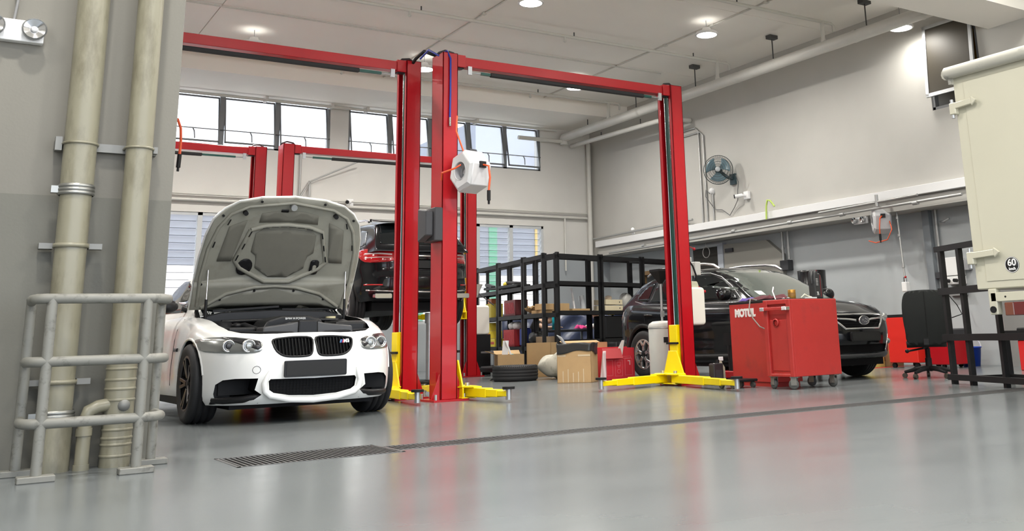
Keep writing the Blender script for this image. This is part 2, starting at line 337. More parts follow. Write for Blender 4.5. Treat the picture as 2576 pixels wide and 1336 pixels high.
# ================================================================== lamps and pipe work
PIPE=mat('cream painted pipe',(.58,.57,.53),.4,noise=.06); SOF=mat('lamp housing',(.75,.75,.75),.4)
GLOW=mat('lamp diffuser',(1,1,1),.5,emit=30,ecol=(1,.97,.9)); CABLE=mat('grey cable',(.2,.2,.2),.6)
LIGHTD=bpy.data.lights.new('lamp glow','AREA'); LIGHTD.shape='DISK'; LIGHTD.size=.36; LIGHTD.energy=LAMP_W; LIGHTD.color=(1,.965,.9); LIGHTD.spread=math.radians(165)
LIGHTW=LIGHTD.copy(); LIGHTW.energy=LAMP_W*.14
def lamp(x,y,label,z=5.78):
    t=thing('high_bay_lamp',label,'lamp',(x,y,z),0,'round high bay lamps under the ceiling')
    MB().lathe([(0,.13),(.07,.13),(.09,.06),(.19,.045),(.205,.02),(.205,0),(.175,-.005)],n=28).build('housing',SOF,t)
    MB().lathe([(0,-.016),(.1,-.015),(.175,-.002)],n=28).build('diffuser',GLOW,t)
    MB().cyl((0,0,.13),(0,0,ZC-z),.006,6).build('chain',CABLE,t)
    l=bpy.data.objects.new('lamp_light',LIGHTD if z>5.6 else LIGHTW); COL.objects.link(l); l.parent=t; l.location=(0,0,-.03)
    l=bpy.data.objects.new('ceiling_fill',UPD); COL.objects.link(l); l.parent=t; l.location=(0,0,.14); l.rotation_euler=(PI,0,0)
UPD=bpy.data.lights.new('ceiling fill','AREA'); UPD.shape='DISK'; UPD.size=.4; UPD.energy=.35; UPD.color=(1,.965,.9)  # upward fill added to brighten the ceiling, no part of the lamp
for x,y,lb in [(7.24,12.54,'round bright lamp at the top edge above the taller red crossbeam'),(10.81,12.5,'round bright lamp beside the sprinkler pipe right of centre'),(12.9,9.97,'round bright lamp hanging next to the big cream pipe'),(10.73,16.75,'far round lamp half hidden by the right red crossbeam'),(7.32,16.86,'far lamp glimpsed between the two tall red columns')]: lamp(x,y,lb,5.5 if x>12 else 5.78)
for x,y in [(1.85,12.5),(4.06,16.75),(.1,12.5),(-3.4,12.5),(-3.4,16.8),(.1,16.8)]: lamp(x,y,'round lamp out of plain view, %s bay of the %s row'%({1.85:'first',4.06:'first',.1:'second',-3.4:'third'}[x],'nearer' if y<14 else 'farther'))  # unseen lamps added for light; one peeks over the left crossbeam
for x,y in [(3.4,7.3),(7.1,7.3),(10.8,7.3),(.1,4.2),(3.5,2.8),(6.9,2.8),(.1,.2),(3.5,-1.4),(-3.4,2.8),(10.2,2.8)]: lamp(x,y,'unseen lamp added over the open floor %s, %s'%({3.4:'in the left lane',3.5:'in the left lane',7.1:'in the middle lane',6.9:'in the middle lane',10.8:'by the lorry',10.2:'by the lorry',.1:'before the near wall',-3.4:'at the far left'}[x],{7.3:'row before the beam',4.2:'beside the drain row',2.8:'second row back',.2:'overhead',-1.4:'by the front opening'}[y]))  # out-of-view lamps, added to light the foreground floor
# large cream main pipe with hangers
t=thing('water_pipe','big cream main pipe running under the ceiling along the right wall','pipe',(0,0,0))
MB().cyl((12.5,8.0,5.48),(12.5,20.1,5.48),.105,20).build('main_pipe',PIPE,t)
for y in (9.2,10.6,13.6,16.9,19.3): MB().lathe([(.112,-.03),(.112,.03)],(12.5,y,5.48),'y',20).build('collar',PIPE,t)
HB=mat('hanger steel',(.06,.06,.06),.5)
for y in (10.35,12.6,14.9,17.0,19.0):
    h=MB().box(12.40,12.60,y-.06,y+.06,5.98,6.049).build('hanger_bracket',HB,t); MB().cyl((12.5,y,5.98),(12.5,y,5.6),.012,6).build('hanger_rod',HB,h)
MB().cyl((12.5,20.1,5.48),(12.5,20.1,5.3),.1,14).cyl((12.5,20.1,5.38),(11.2,20.1,5.38),.05,10).build('branch_pipe',PIPE,t)
t=thing('water_pipe','thinner cream pipe below the main pipe by the far corner','pipe',(0,0,0))
MB().tube([(12.75,20.15,5.3),(12.75,16.6,5.22),(12.8,16.35,5.22),(13.0,16.2,5.22),(13.38,16.2,5.22)],.055,12).build('tube',PIPE,t)
for y in (17.2,18.8): MB().cyl((12.75,y,5.25),(12.75,y,5.4),.012,6).build('hanger_rod',HB,t)
def sprinkler(y,x1,label,z=5.95,x0=-6.9,drops=(),rods=()):
    t=thing('sprinkler_pipe',label,'pipe',(0,0,0))
    MB().cyl((x0,y,z),(x1,y,z),.03,10).build('tube',PIPE,t); MB().tube([(x1,y,z),(x1+.06,y,z-.03),(x1+.06,y,z-.14)],.024,8).build('end_bend',PIPE,t)
    for x in rods: MB().cyl((x,y,z),(x,y,ZC-.001),.012,6).build('hanger_rod',HB,t)
    for x in drops: MB().cyl((x,y,z),(x,y,z-.09),.022,8).lathe([(.03,-.09),(.03,-.1),(.01,-.12),(0,-.12)],(x,y,z),'z',8).build('sprinkler_head',PIPE,t)
    MB().cyl((12.5,y,z),(12.5,y,5.56),.036,12).cyl((12.5,y,5.62),(12.5,y,5.56),.05,12).build('feed_pipe',PIPE,t)
sprinkler(11.33,12.72,'cream sprinkler pipe crossing the ceiling nearest the top edge',drops=(8,),rods=(3,7,10.5))
sprinkler(14.2,12.76,'cream sprinkler pipe crossing the ceiling above the right lift',drops=(5.9,8.9),rods=(2,6.1,9.1,11.9))
sprinkler(18.1,12.76,'cream sprinkler pipe crossing the ceiling behind the red columns',drops=(6.1,10.4),rods=(5.2,8.4,10.6))
tag(MB().cyl((-6.9,15.66,6.02),(12.2,15.66,6.02),.014,8).build('ceiling_conduit',PIPE),'thin conduit running across the ceiling joint','conduit')
for k,x in enumerate((7.16,11.05)):
    b=MB().cyl((x,8.7,6.03),(x,18.6,6.03),.012,8)
    for y in (11.2,12.6,14.0): b.box(x-.03,x+.03,y-.04,y+.04,6.01,6.049)
    tag(b.build('ceiling_conduit',PIPE),('thin conduit along the ceiling joint above the twin red columns','thin conduit along the ceiling joint left of the main pipe')[k],'conduit')
t=thing('water_pipe','thin cream pipe running just above the high windows','pipe',(0,0,0)); MB().cyl((-6.9,20.12,5.85-.2),(12.3,20.12,5.65),.03,8).build('tube',PIPE,t)
for x in (5.2,6.6,7.4,10.1): MB().box(x-.03,x+.03,20.08,20.3,5.63,5.73).build('clip',PIPE,t)
tag(MB().cyl((13.28,20.2,0),(13.28,20.2,5.4),.06,12).build('corner_downpipe',PIPE),'cream vertical downpipe in the far room corner','pipe')
CON=mat('steel conduit',(.42,.42,.41),.4,metal=.5)
for k,y in enumerate((15.93,15.78)):
    b=MB().tube([(13.37,17.2-k*.1,5.02-k*.12),(13.37,y+.1,5.02-k*.12),(13.37,y,4.93-k*.12),(13.37,y,2.92)],.018,8)
    tag(b.build('wall_conduit',CON),('taller of the two steel conduits left of the wall fan','shorter steel conduit nearest the wall fan')[k],'conduit')
t=thing('socket_box','round white socket with a drop conduit below left of the fan','socket',(0,0,0))
MB().lathe([(0,-.07),(.06,-.06),(.075,0)],(13.4,15.6,3.56),'x',16).build('box',WHT,t); MB().cyl((13.38,15.58,3.5),(13.38,15.58,2.9),.02,8).build('conduit',CON,t)
tag(MB().tube([(13.33,15.62,3.5),(13.3,15.7,3.6),(13.28,15.7,3.45),(13.36,15.5,3.15),(13.36,15.28,3.12),(13.36,15.05,2.98),(13.36,14.9,3.12),(13.3,14.72,3.25),(13.3,14.7,3.45),(13.26,14.62,3.6),(13.2,14.62,3.75)],.009,6).build('fan_cord',mat('fan cord',(.12,.12,.12),.6)),'dark cord drooping from the wall fan to the white socket','cord')
# pipes along the ledge
t=thing('air_pipe','long steel air pipe with couplings under the white trunking','pipe',(0,0,0))
MB().cyl((13.22,9.4,2.64),(13.22,19.3,2.57),.026,10).build('tube',CON,t)
for y in (10.3,11.9,13.2,14.8,16.4,17.9): MB().cyl((13.22,y-.05,2.62),(13.22,y+.05,2.62),.04,10).build('coupling',CON,t)
t=thing('air_pipe','second steel pipe running up along the trunking to the corner','pipe',(0,0,0))
MB().tube([(13.3,20.1,2.98),(13.3,16.2,3.02)],.025,10).cyl((13.3,16.4,3.02),(13.3,17.0,3.01),.04,10).build('tube',CON,t)
t=thing('air_pipe','short steel pipe with a valve beside the hose reel','pipe',(0,0,0))
MB().cyl((13.16,12.4,2.70),(13.16,10.2,2.74),.022,8).cyl((13.16,11.05,2.65),(13.16,11.05,2.85),.03,8).build('tube',CON,t)
tag(MB().cyl((-6.9,20.22,3.50),(13.2,20.22,3.50),.03,8).cyl((-6.9,20.22,3.62),(13.2,20.22,3.62),.02,8).cyl((12.55,20.22,3.5),(12.55,20.22,2.2),.022,8).build('wall_pipe',PIPE),'cream pipes running along the rear wall above the louvres','pipe')
tag(MB().tube([(6.0,20.25,4.6),(6.0,20.25,3.4)],.018,6).tube([(5.8,20.25,3.3),(6.2,20.2,4.0),(7.25,20.0,4.5)],.018,6).cyl((6.2,20.22,4.02),(6.2,20.22,3.4),.022,6).build('wall_conduit',CON),'bent steel conduit on the rear wall above the open bonnet','conduit')
for y,lb,z1 in ((14.06,'steel drop conduit left of the black junction box by the stair',1.95),(13.9,'steel drop conduit right of the black junction box by the stair',2.0)):
    tag(MB().cyl((13.82,y,2.6),(13.82,y,z1),.025,8).cyl((13.82,y,2.2),(13.82,y,2.24),.034,8).build('wall_conduit',CON),lb,'conduit')
tag(MB().box(13.74,13.9,13.88,14.1,1.78,1.98).build('junction_box',DGREY,None,.01),'dark junction box below the two drop conduits','box')
tag(MB().cyl((13.7,16.28,2.56),(13.7,16.28,2.44),.006,6).lathe([(.115,-.01),(.125,0),(.115,.01),(.105,0),(.115,-.01)],(13.7,16.28,2.33),'x',24).build('cable_coil',PIPE),'white cable coil hanging in front of the dark niche panel','cable')
ORG=mat('orange hose',(.75,.09,.02),.45)
tag(MB().tube([(13.38,11.0,2.4),(13.3,10.9,2.25),(13.28,11.0,2.08),(13.28,11.25,2.05),(13.3,11.42,2.1)],.009,8).build('hose_loop',ORG),'red hose loop drooping below the wall hose reel','hose')
tag(MB().tube([(4.58,9.62,3.08),(4.56,9.60,2.9),(4.6,9.5,2.66)],.010,8).tube([(4.44,9.72,2.36),(4.4,9.62,2.42),(4.5,9.5,2.46),(4.56,9.48,2.5)],.010,8).build('feed_hose',ORG),'orange feed hose running down to the hose reel on the tall column','hose')
t=thing('air_hose','orange hose end with a dark coupling hanging at the near wall edge','hose',(0,0,0))
MB().tube([(1.78,10.6,2.99),(1.84,10.6,2.97),(1.875,10.6,2.88),(1.885,10.6,2.75),(1.882,10.6,2.60)],.014,8).build('hose',ORG,t); MB().cyl((1.882,10.6,2.6),(1.876,10.6,2.46),.022,10).cyl((1.876,10.6,2.46),(1.875,10.6,2.42),.013,8).build('coupling',BLKP,t)
# ================================================================== two-post lifts
PAD=mat('black foam sleeve',(.016,.016,.017),.75); CHANNEL=mat('dark channel inside',(.02,.022,.022),.5)
def column(t,x0,x1,y0,h,side,carr=None,arms=(),depth=.30):
    """C-shaped column, opening towards side (+1/-1); returns x of opening"""
    y1=y0+depth; xo=x1 if side>0 else x0; xb=x0 if side>0 else x1; s=side
    def bx(b,a,c,*r): return b.box(min(a,c),max(a,c),*r)
    b=MB(); bx(b,xb,xb+s*.014,y0,y1,.02,h); bx(b,xb,xo,y0,y0+.014,.02,h); bx(b,xb,xo,y1-.014,y1,.02,h); bx(b,xo-s*.014,xo,y0,y0+.055,.02,h); bx(b,xo-s*.014,xo,y1-.055,y1,.02,h); bx(b,xb,xo,y0,y1,h-.012,h)
    c=b.build('column',RED,t,.004)
    cx=(x0+x1)/2
    f=MB(); f.prism([(x0-.005,.02),(x0-.1,.02),(x0-.005,.28)],y0+.02,y0+.035,'y'); f.build('gusset',RED,c); MB().prism([(x1+.005,.02),(x1+.1,.02),(x1+.005,.28)],y0+.02,y0+.035,'y').build('gusset',RED,c); bx(MB(),xb,xb-s*.012,y0+.1,y0+.2,.02,.3).build('gusset',RED,c)
    MB().box(x0-.11,x1+.11,y0-.07,y1+.07,0,.02).build('base_plate',RED,c)
    for i,j in ((-1,-1),(1,-1),(1,1),(-1,1)):
        MB().cyl((cx+i*.165,(y0+y1)/2+j*.18,.02),(cx+i*.165,(y0+y1)/2+j*.18,.075),.016,8).build('anchor_bolt',STL,c)
    xi=xo-s*.05
    bx(MB(),xi-s*.09,xi-s*.08,y0+.05,y1-.05,.05,h-.05).build('channel_back',CHANNEL,c)
    bx(MB(),xi-s*.01,xi,y0+.075,y0+.125,.05,h-.08).build('belt',BLK,c)
    bx(MB(),xi-s*.01,xi+s*.004,y0+.135,y0+.2,.05,h-.08).build('guard_strip',GRN,c)
    MB().cyl((xi,y0+.215,.05),(xi,y0+.215,h-.1),.008,8).cyl((xi,y0+.128,.05),(xi,y0+.128,h-.1),.004,6).build('lift_rod',CHR,c)
    bx(MB(),xo,xo+s*.1,y0+.05,y0+.12,h-.16,h-.1).build('limit_switch',BLKP,c)
    if carr is not None:
        z=carr; xc=xo+s*.0
        k=MB(); bx(k,xo-s*.09,xo+s*.035,y0+.075,y1-.065,z+.05,z+.74); k.build('carriage',YEL,t,.006)
        q=MB(); q.prism([(y0+.07,z+.42),(y1-.06,z+.42),(y1+.06,z+.12),(y1+.06,z+.03),(y0-.06,z+.03),(y0-.06,z+.12)],xo+s*.036,xo+s*.055,'x')
        bx(q,xo+s*.03,xo+s*.2,y0-.06,y1+.06,z+.135,z+.15); bx(q,xo+s*.03,xo+s*.2,y0-.06,y1+.06,z+.02,z+.035)
        q.build('carriage_bracket',YEL,t,.003)
        bx(MB(),xo+s*.03,xo+s*.06,y0+.05,y1-.03,z+.50,z+.525).build('rubber_strap',BLK,t)
        for yy in (y0+.02,y1-.02): MB().cyl((xo+s*.13,yy,z+.01),(xo+s*.13,yy,z+.18),.025,10).build('pivot_pin',STL,t)
        for (ex,ey,yy) in arms:
            a=V(xo+s*.13,yy,z+.085); e=V(ex,ey,z+.085); d=(e-a); L=d.length; d.normalize()
            w=MB(); w.bar(a,a+d*L*.55,.10,.095); m_=MB(); m_.bar(a+d*L*.5,a+d*L*.8,.085,.075).bar(a+d*L*.78,e,.07,.055)
            ar=w.build('arm',YEL,t,.005); m_.build('arm_extension',YEL,ar,.004)
            MB().cyl(e+V(0,0,-.06),e+V(0,0,.045),.03,10).build('pad_screw',STL,ar)
            MB().cyl(e+V(0,0,.045),e+V(0,0,.07),.065,14).build('rubber_pad',BLK,ar)
            tri=Matrix.Translation(a)@Matrix.Rotation(math.atan2(d.y,d.x),4,'Z'); MB().prism([(-.02,-.12),(.22,-.05),(.22,.05),(-.02,.12)],.048,.06,'z',tri).build('arm_gusset',YEL,ar)
    return xo
def lift(label,xl,xr,y,h,which='LR',arms_l=(),arms_r=(),cl=.0,cr=.0,pad=(.2,.2),wd=.19):
    t=thing('two_post_lift',label,'car lift',(0,0,0),0,'red two post car lifts')
    if 'L' in which: column(t,xl,xl+wd,y,h,1,cl,arms_l)
    if 'R' in which: column(t,xr,xr+wd,y,h,-1,cr,arms_r)
    a,b=xl+wd-.02,xr+.02
    MB().box(a,b,y+.04,y+.16,h-.135,h-.02).build('crossbeam',RED,t,.004)
    MB().box(a-.0,a+.13,y+.02,y+.18,h-.15,h-.005).build('beam_clamp',RED,t,.003); MB().box(b-.13,b,y+.02,y+.18,h-.15,h-.005).build('beam_clamp',RED,t,.003)
    # padded shut-off bar under the beam
    z0,z1=h-.20,h-.17; p0,p1=a+.25,b-.25
    s=MB().bar((p0+pad[0],y+.03,z0),(p1-pad[1],y+.03,z0),.05,.05).build('padded_bar',PAD,t,.01)
    MB().bar((p0+.08,y+.03,z0),(p0+pad[0],y+.03,z0),.03,.03).build('bar_core',GRN,s); MB().bar((p1-pad[1],y+.03,z0),(p1-.08,y+.03,z0),.03,.03).build('bar_core',GRN,s)
    MB().cyl((p0-.05,y+.03,z0),(p0+.08,y+.03,z0),.008,8).box(p0-.09,p0-.04,y+.02,y+.04,z0-.03,h-.13).build('bar_hanger',STL,s); MB().cyl((p1-.08,y+.03,z0),(p1+.05,y+.03,z0),.008,8).box(p1+.04,p1+.09,y+.02,y+.04,z0-.03,h-.13).build('bar_hanger',STL,s)
    HO=mat('hydraulic hose',(.02,.02,.022),.4)
    for x,sg in ((xl+wd*.5,1),(xr+wd*.5,-1)):
        MB().tube([(x+sg*.15,y+.12,h-.02),(x+sg*.1,y+.14,h+.04),(x,y+.15,h+.06),(x-sg*.07,y+.17,h+.03),(x-sg*.09,y+.2,h-.0)],.014,8).build('hydraulic_hose',HO,t)
    return t
L2=lift('nearest red two post lift with both full columns in view',4.50,7.81,9.83,3.88,arms_l=[(4.90,9.06,9.86),(4.95,11.3,10.1)],arms_r=[(6.5,9.75,10.08),(7.3,8.28,9.86)])
# control box, air line and hoses on the near left column
GB=mat('grey control box',(.055,.055,.06),.5,spec=.3)
k=MB().prism([(9.80,1.70),(10.1,1.70),(10.1,2.07),(9.80,2.07)],4.40,4.5,'x'); k.prism([(9.84,1.76),(10.06,1.70),(10.06,2.07),(9.84,2.03)],4.31,4.40,'x'); k.build('control_box',GB,L2,.01)
MB().box(4.395,4.40,9.85,9.9,1.8,1.85).build('warning_sticker',mat('sticker yellow',(.8,.6,.05),.5),L2)
BLUH=mat('blue hose',(.02,.04,.30),.4)
MB().tube([(4.42,10.3,3.9),(4.44,10.1,3.96),(4.5,9.95,3.86),(4.56,9.85,3.9),(4.585,9.81,3.8),(4.585,9.81,3.4),(4.58,9.81,3.1)],.012,8).build('blue_air_hose',BLUH,L2)
MB().cyl((4.58,9.81,3.1),(4.58,9.81,3.0),.016,8).build('hose_connector',CHR,L2)
MB().tube([(4.47,10.75,3.9),(4.45,10.5,3.96),(4.47,10.3,4.0),(4.5,10.15,3.93),(4.55,10.1,3.9)],.02,8).build('hydraulic_hose',BLK,L2)
MB().box(8.0,8.09,9.95,10.08,1.72,1.95).build('release_box',GB,L2,.008); MB().cyl((8.09,10.0,1.76),(8.2,10.0,1.72),.006,6).sphere((8.21,10.0,1.715),.02).build('release_lever',RED,L2)
lift('red two post lift over the white coupe with its left column hidden',1.05,4.375,10.6,3.96,arms_r=[(4.1,9.52,10.63),(3.6,11.9,10.85)],pad=(.1,.35))
lift('rear red two post lift holding up the black van like wagon',4.39,7.73,15.8,3.88,arms_l=[(5.2,14.9,15.83),(5.2,17,16.05)],arms_r=[(6.9,14.85,15.83),(6.9,17,16.05)],cl=.97,cr=.97,pad=(.4,.3))
lift('rear left red two post lift seen above the open bonnet',.73,4.06,16.25,3.88,pad=(.2,.6))
# ================================================================== car building kit (nose at y=0, car runs towards +y)
def csmooth(p,k=4):
    n=len(p); o=[]
    for i in range(n):
        a,b,c,d=p[i-1],p[i],p[(i+1)%n],p[(i+2)%n]
        for j in range(k):
            t=j/k; o.append(tuple(.5*(2*b[m]+(c[m]-a[m])*t+(2*a[m]-5*b[m]+4*c[m]-d[m])*t*t+(3*b[m]-a[m]-3*c[m]+d[m])*t**3) for m in (0,1)))
    return o
def mir(p): return [(-a,b) for a,b in p][::-1]
def fill2d(poly,cell):
    """bmesh with the polygon in the xy plane, cut into cells"""
    bm=bmesh.new(); f=bm.faces.new([bm.verts.new((a,b,0)) for a,b in poly])
    bmesh.ops.triangulate(bm,faces=bm.faces[:])
    for ax in (0,1):
        lo=min(p[ax] for p in poly); hi=max(p[ax] for p in poly); n=max(1,int((hi-lo)/cell))
        for i in range(1,n+1):
            c=[0,0,0]; nn=[0,0,0]; c[ax]=lo+(hi-lo)*i/(n+1); nn[ax]=1
            bmesh.ops.bisect_plane(bm,geom=bm.verts[:]+bm.edges[:]+bm.faces[:],plane_co=c,plane_no=nn)
    return bm
def sheet(name,poly,fn,m,parent,cell=.06,thick=0,M=None,label=None,off=-1):
    """a curved sheet: polygon in plan, lifted by fn(x,y) -> point"""
    bm=fill2d(poly,cell)
    for v in bm.verts: v.co=fn(v.co.x,v.co.y)
    if M: bmesh.ops.transform(bm,matrix=M,verts=bm.verts)
    me=bpy.data.meshes.new(name); bm.to_mesh(me); bm.free(); me.polygons.foreach_set('use_smooth',[True]*len(me.polygons))
    o=link(name,me,m,parent,label=label)
    if thick: q=o.modifiers.new('solidify','SOLIDIFY'); q.thickness=abs(thick); q.offset=1 if thick>0 else -1
    return o
class Surf:
    def __init__(s,*meshes):
        vs=[];fs=[]
        for me in meshes:
            o=len(vs); vs+=[v.co.copy() for v in me.vertices]; fs+=[[i+o for i in p.vertices] for p in me.polygons]
        s.t=BVHTree.FromPolygons(vs,fs)
    def hit(s,a,b,ax,sg,off=0):
        d={'x':V(-sg,0,0),'y':V(0,-sg,0),'z':V(0,0,-sg)}[ax]
        o={'x':V(sg*5,a,b),'y':V(a,sg*9,b),'z':V(a,b,sg*5)}[ax]
        p,n,_,_=s.t.ray_cast(o,d)
        if p is None:
            p,n,_,_=s.t.find_nearest({'x':V(sg*.85,a,b),'y':V(a,.2 if sg<0 else 4.3,b),'z':V(a,b,sg)}[ax])
        if n.dot(d)>0: n=-n
        return p+n*off
    def patch(s,name,poly,ax,sg,m,parent,off=.003,thick=.004,cell=.05,label=None):
        bm=fill2d(poly,cell)
        for v in bm.verts: v.co=s.hit(v.co.x,v.co.y,ax,sg,off)
        bmesh.ops.recalc_face_normals(bm,faces=bm.faces)
        me=bpy.data.meshes.new(name); bm.to_mesh(me); bm.free(); me.polygons.foreach_set('use_smooth',[True]*len(me.polygons))
        # face outward
        d={'x':V(sg,0,0),'y':V(0,sg,0),'z':V(0,0,sg)}[ax]
        if sum(p.normal.dot(d)*p.area for p in me.polygons)<0: me.flip_normals()
        o=link(name,me,m,parent,label=label); q=o.modifiers.new('solidify','SOLIDIFY'); q.thickness=thick; q.offset=-1
        return o
    def strip(s,name,pts,ax,sg,r,m,parent,off=0,n=6,k=3,closed=False,label=None):
        q=[]
        L=pts+[pts[0]] if closed else pts
        for (a,b),(c,d) in zip(L,L[1:]):
            for i in range(k): q.append((a+(c-a)*i/k,b+(d-b)*i/k))
        q.append(L[-1])
        return MB().tube([s.hit(a,b,ax,sg,off) for a,b in q],r,n).build(name,m,parent,label=label)
def bake(me,cutters,angle=.6):
    o=bpy.data.objects.new('tmp',me); COL.objects.link(o); T=[]
    for c in cutters:
        t=bpy.data.objects.new('cut',c); COL.objects.link(t); T.append(t)
        md=o.modifiers.new('b','BOOLEAN'); md.object=t; md.operation='DIFFERENCE'; md.solver='EXACT'; md.material_mode='TRANSFER'
    bpy.context.view_layer.update()
    r=bpy.data.meshes.new_from_object(o.evaluated_get(bpy.context.evaluated_depsgraph_get()))
    for x in [o]+T: bpy.data.objects.remove(x)
    r.polygons.foreach_set('use_smooth',[True]*len(r.polygons)); r.set_sharp_from_angle(angle=angle); return r
def mcut(b,m): me=b.mesh('cut'); me.materials.append(m); return me
def body_mesh(P,m):
    """ring loft: plan outline swept upwards, closed by a crowned top and a flat floor"""
    L=P['L']; fr,re,side=P['front'],P['rear'],P['side']; pts=[]
    xf=fr[-1][0]; xr=re[-1][0]; nf=P.get('nf',16)
    for i in range(nf): x=xf*math.sin(PI/2*i/nf); pts.append((x,smooth_tab(fr,x)))
    y0=fr[-1][1]; y1=L-re[-1][1]; ns=P.get('ns',40)
    for i in range(ns+1): y=y0+(y1-y0)*i/ns; pts.append((smooth_tab(side,y),y))
    for i in range(nf-1,-1,-1): x=xr*math.sin(PI/2*i/nf); pts.append((x,L-smooth_tab(re,x)))
    n=len(pts); nt=P.get('nt',16); rows=[]
    for k in range(nt+1):
        t=k/nt; row=[]
        for i,(x,y) in enumerate(pts):
            a,b=pts[max(0,i-1)],pts[min(n-1,i+1)]
            nx,ny=(b[1]-a[1]),-(b[0]-a[0])
            if i==0: nx,ny=0,-1
            if i==n-1: nx,ny=0,1
            l=math.hypot(nx,ny); nx/=l; ny/=l
            z=smooth_tab(P['zb'],y)+(smooth_tab(P['zt'],y)-smooth_tab(P['zb'],y))*t
            off=nx*nx*smooth_tab(P['eside'],t)+ny*ny*(smooth_tab(P['efront'],z) if ny<0 else smooth_tab(P['erear'],z))
            row.append(V(max(0,x-nx*off),y-ny*off,z))
        rows.append(row)
    vs=[]; fs=[]; idx={}
    def vid(k,i,s):
        if i in (0,n-1): s=1
        key=(k,i,s)
        if key not in idx: p=rows[k][i]; idx[key]=len(vs); vs.append((p.x*s,p.y,p.z) if i not in (0,n-1) else (0,p.y,p.z))
        return idx[key]
    for k in range(nt):
        for i in range(n-1):
            for s in (1,-1):
                f=[vid(k,i,s),vid(k,i+1,s),vid(k+1,i+1,s),vid(k+1,i,s)]
                fs.append(f if s>0 else f[::-1])
    nc=P.get('nc',10)
    for k,top in ((0,False),(nt,True)):
        grid={}
        for i in range(1,n-1):
            p=rows[k][i]
            for j in range(nc+1):
                u=-1+2*j/nc
                if j==0: grid[i,j]=vid(k,i,-1)
                elif j==nc: grid[i,j]=vid(k,i,1)
                else:
                    c=smooth_tab(P['crown'],p.y)*(1-u*u)*min(1,p.x/.6) if top else 0
                    grid[i,j]=len(vs); vs.append((p.x*u,p.y,p.z+c))
        for i in range(1,n-2):
            for j in range(nc): fs.append((grid[i,j],grid[i,j+1],grid[i+1,j+1],grid[i+1,j]) if top else (grid[i,j+1],grid[i,j],grid[i+1,j],grid[i+1,j+1]))
        for i,e in ((1,0),(n-2,n-1)):
            for j in range(nc): fs.append((vid(k,e,1),grid[i,j],grid[i,j+1]))
    me=bpy.data.meshes.new('body'); me.from_pydata(vs,[],fs)
    bm=bmesh.new(); bm.from_mesh(me); bmesh.ops.recalc_face_normals(bm,faces=bm.faces); bm.to_mesh(me); bm.free()
    me.polygons.foreach_set('use_smooth',[True]*len(me.polygons)); me.materials.append(m); return me
def cabin_mesh(P,m):
    """greenhouse loft: stations along y; top height, belt and roof half widths"""
    ys=P['ys']; b=MB(); N=14; secs=[]
    for y in ys:
        zb=smooth_tab(P['belt'],y)-.06; zt=max(smooth_tab(P['top'],y),zb+.005); wb=smooth_tab(P['wb'],y); wr=smooth_tab(P['wr'],y); h=zt-zb; r=min(.13,h*.35)
        f=min(1,h/P['H']); wrr=wb+(wr-wb)*f; c=[]
        half=[(wb,zb)]+[(wb+(wrr-wb)*q,zb+(h-r)*q) for q in (.25,.5,.75,1)]
        for a in (25,50,72): half.append((wrr-(wrr*.2)*(1-math.cos(math.radians(a)))*1.0-.0,zb+h-r+(r-.03*f)*math.sin(math.radians(a))))
        for q in (.6,.3): half.append((wrr*q,zb+h-.03*f*q*q*1.2))
        half.append((0,zb+h))
        secs.append([(-x,y,z) for x,z in half]+[(x,y,z) for x,z in half[-2::-1]])
    k=len(secs[0]); vs=[p for s in secs for p in s]
    fs=[(i*k+j,i*k+j+1,(i+1)*k+j+1,(i+1)*k+j) for i in range(len(secs)-1) for j in range(k-1)]
    fs+= [(i*k+k-1,i*k,(i+1)*k,(i+1)*k+k-1) for i in range(len(secs)-1)]+[tuple(range(k)),tuple(range((len(secs)-1)*k,len(secs)*k))[::-1]]
    b.add(vs,fs,True); me=b.mesh('cabin'); me.materials.append(m); me.set_sharp_from_angle(angle=1.0); return me
TYRE=mat('tyre rubber',(.014,.014,.015),.72,bump=.2,bscale=60); DISC=mat('brake disc',(.3,.3,.3),.3,metal=1)
def wheel(parent,x,y,z,r,w,rr,sg,spoke,m,dark=None,n=5):
    """wheel with its outer face towards sg*x; spoke(b,k,n,rr,xo) adds one spoke"""
    t=bpy.data.objects.new('wheel',None); COL.objects.link(t); t.parent=parent; t.location=(x,y,z); h=w/2
    sw=[(rr,-h*.86),(rr+(r-rr)*.5,-h),(r-.02,-h*.93),(r-.004,-h*.78)]
    tread=[(r,-h*.7)]
    for q in (-.42,0,.42): tread+=[(r,h*(q-.06)),(r-.008,h*(q-.05)),(r-.008,h*(q+.05)),(r,h*(q+.06))]
    prof=sw+tread+[(r,h*.7)]+[(a,-b) for a,b in sw[::-1]]
    ty=MB().lathe(prof,axis='x',n=40).build('tyre',TYRE,t)
    MB().lathe([(rr+.004,-h*.86),(rr-.012,-h*.8),(rr-.02,0),(rr-.012,h*.8),(rr+.004,h*.86)],axis='x',n=36).lathe([(rr-.0,sg*h*.87),(rr-.014,sg*h*.9),(rr-.024,sg*h*.82)],axis='x',n=36).build('rim',m,t)
    xo=sg*h*.66
    b=MB()
    for k in range(n): spoke(b,k,n,rr,xo,sg)
    b.build('spokes',m,t,.003)
    MB().lathe([(0,xo+sg*.012),(.035,xo+sg*.012),(.055,xo-sg*.01)],axis='x',n=16).build('hub_cap',dark or BLKP,t)
    MB().lathe([(0,xo-sg*.1),(rr*.72,xo-sg*.1),(rr*.72,xo-sg*.075),(0,xo-sg*.075)],axis='x',n=28).build('brake_disc',DISC,t)
    MB().lathe([(0,-sg*h*.2),(rr-.02,-sg*h*.2)],axis='x',n=24).build('wheel_back',BLKP,t)
    return t
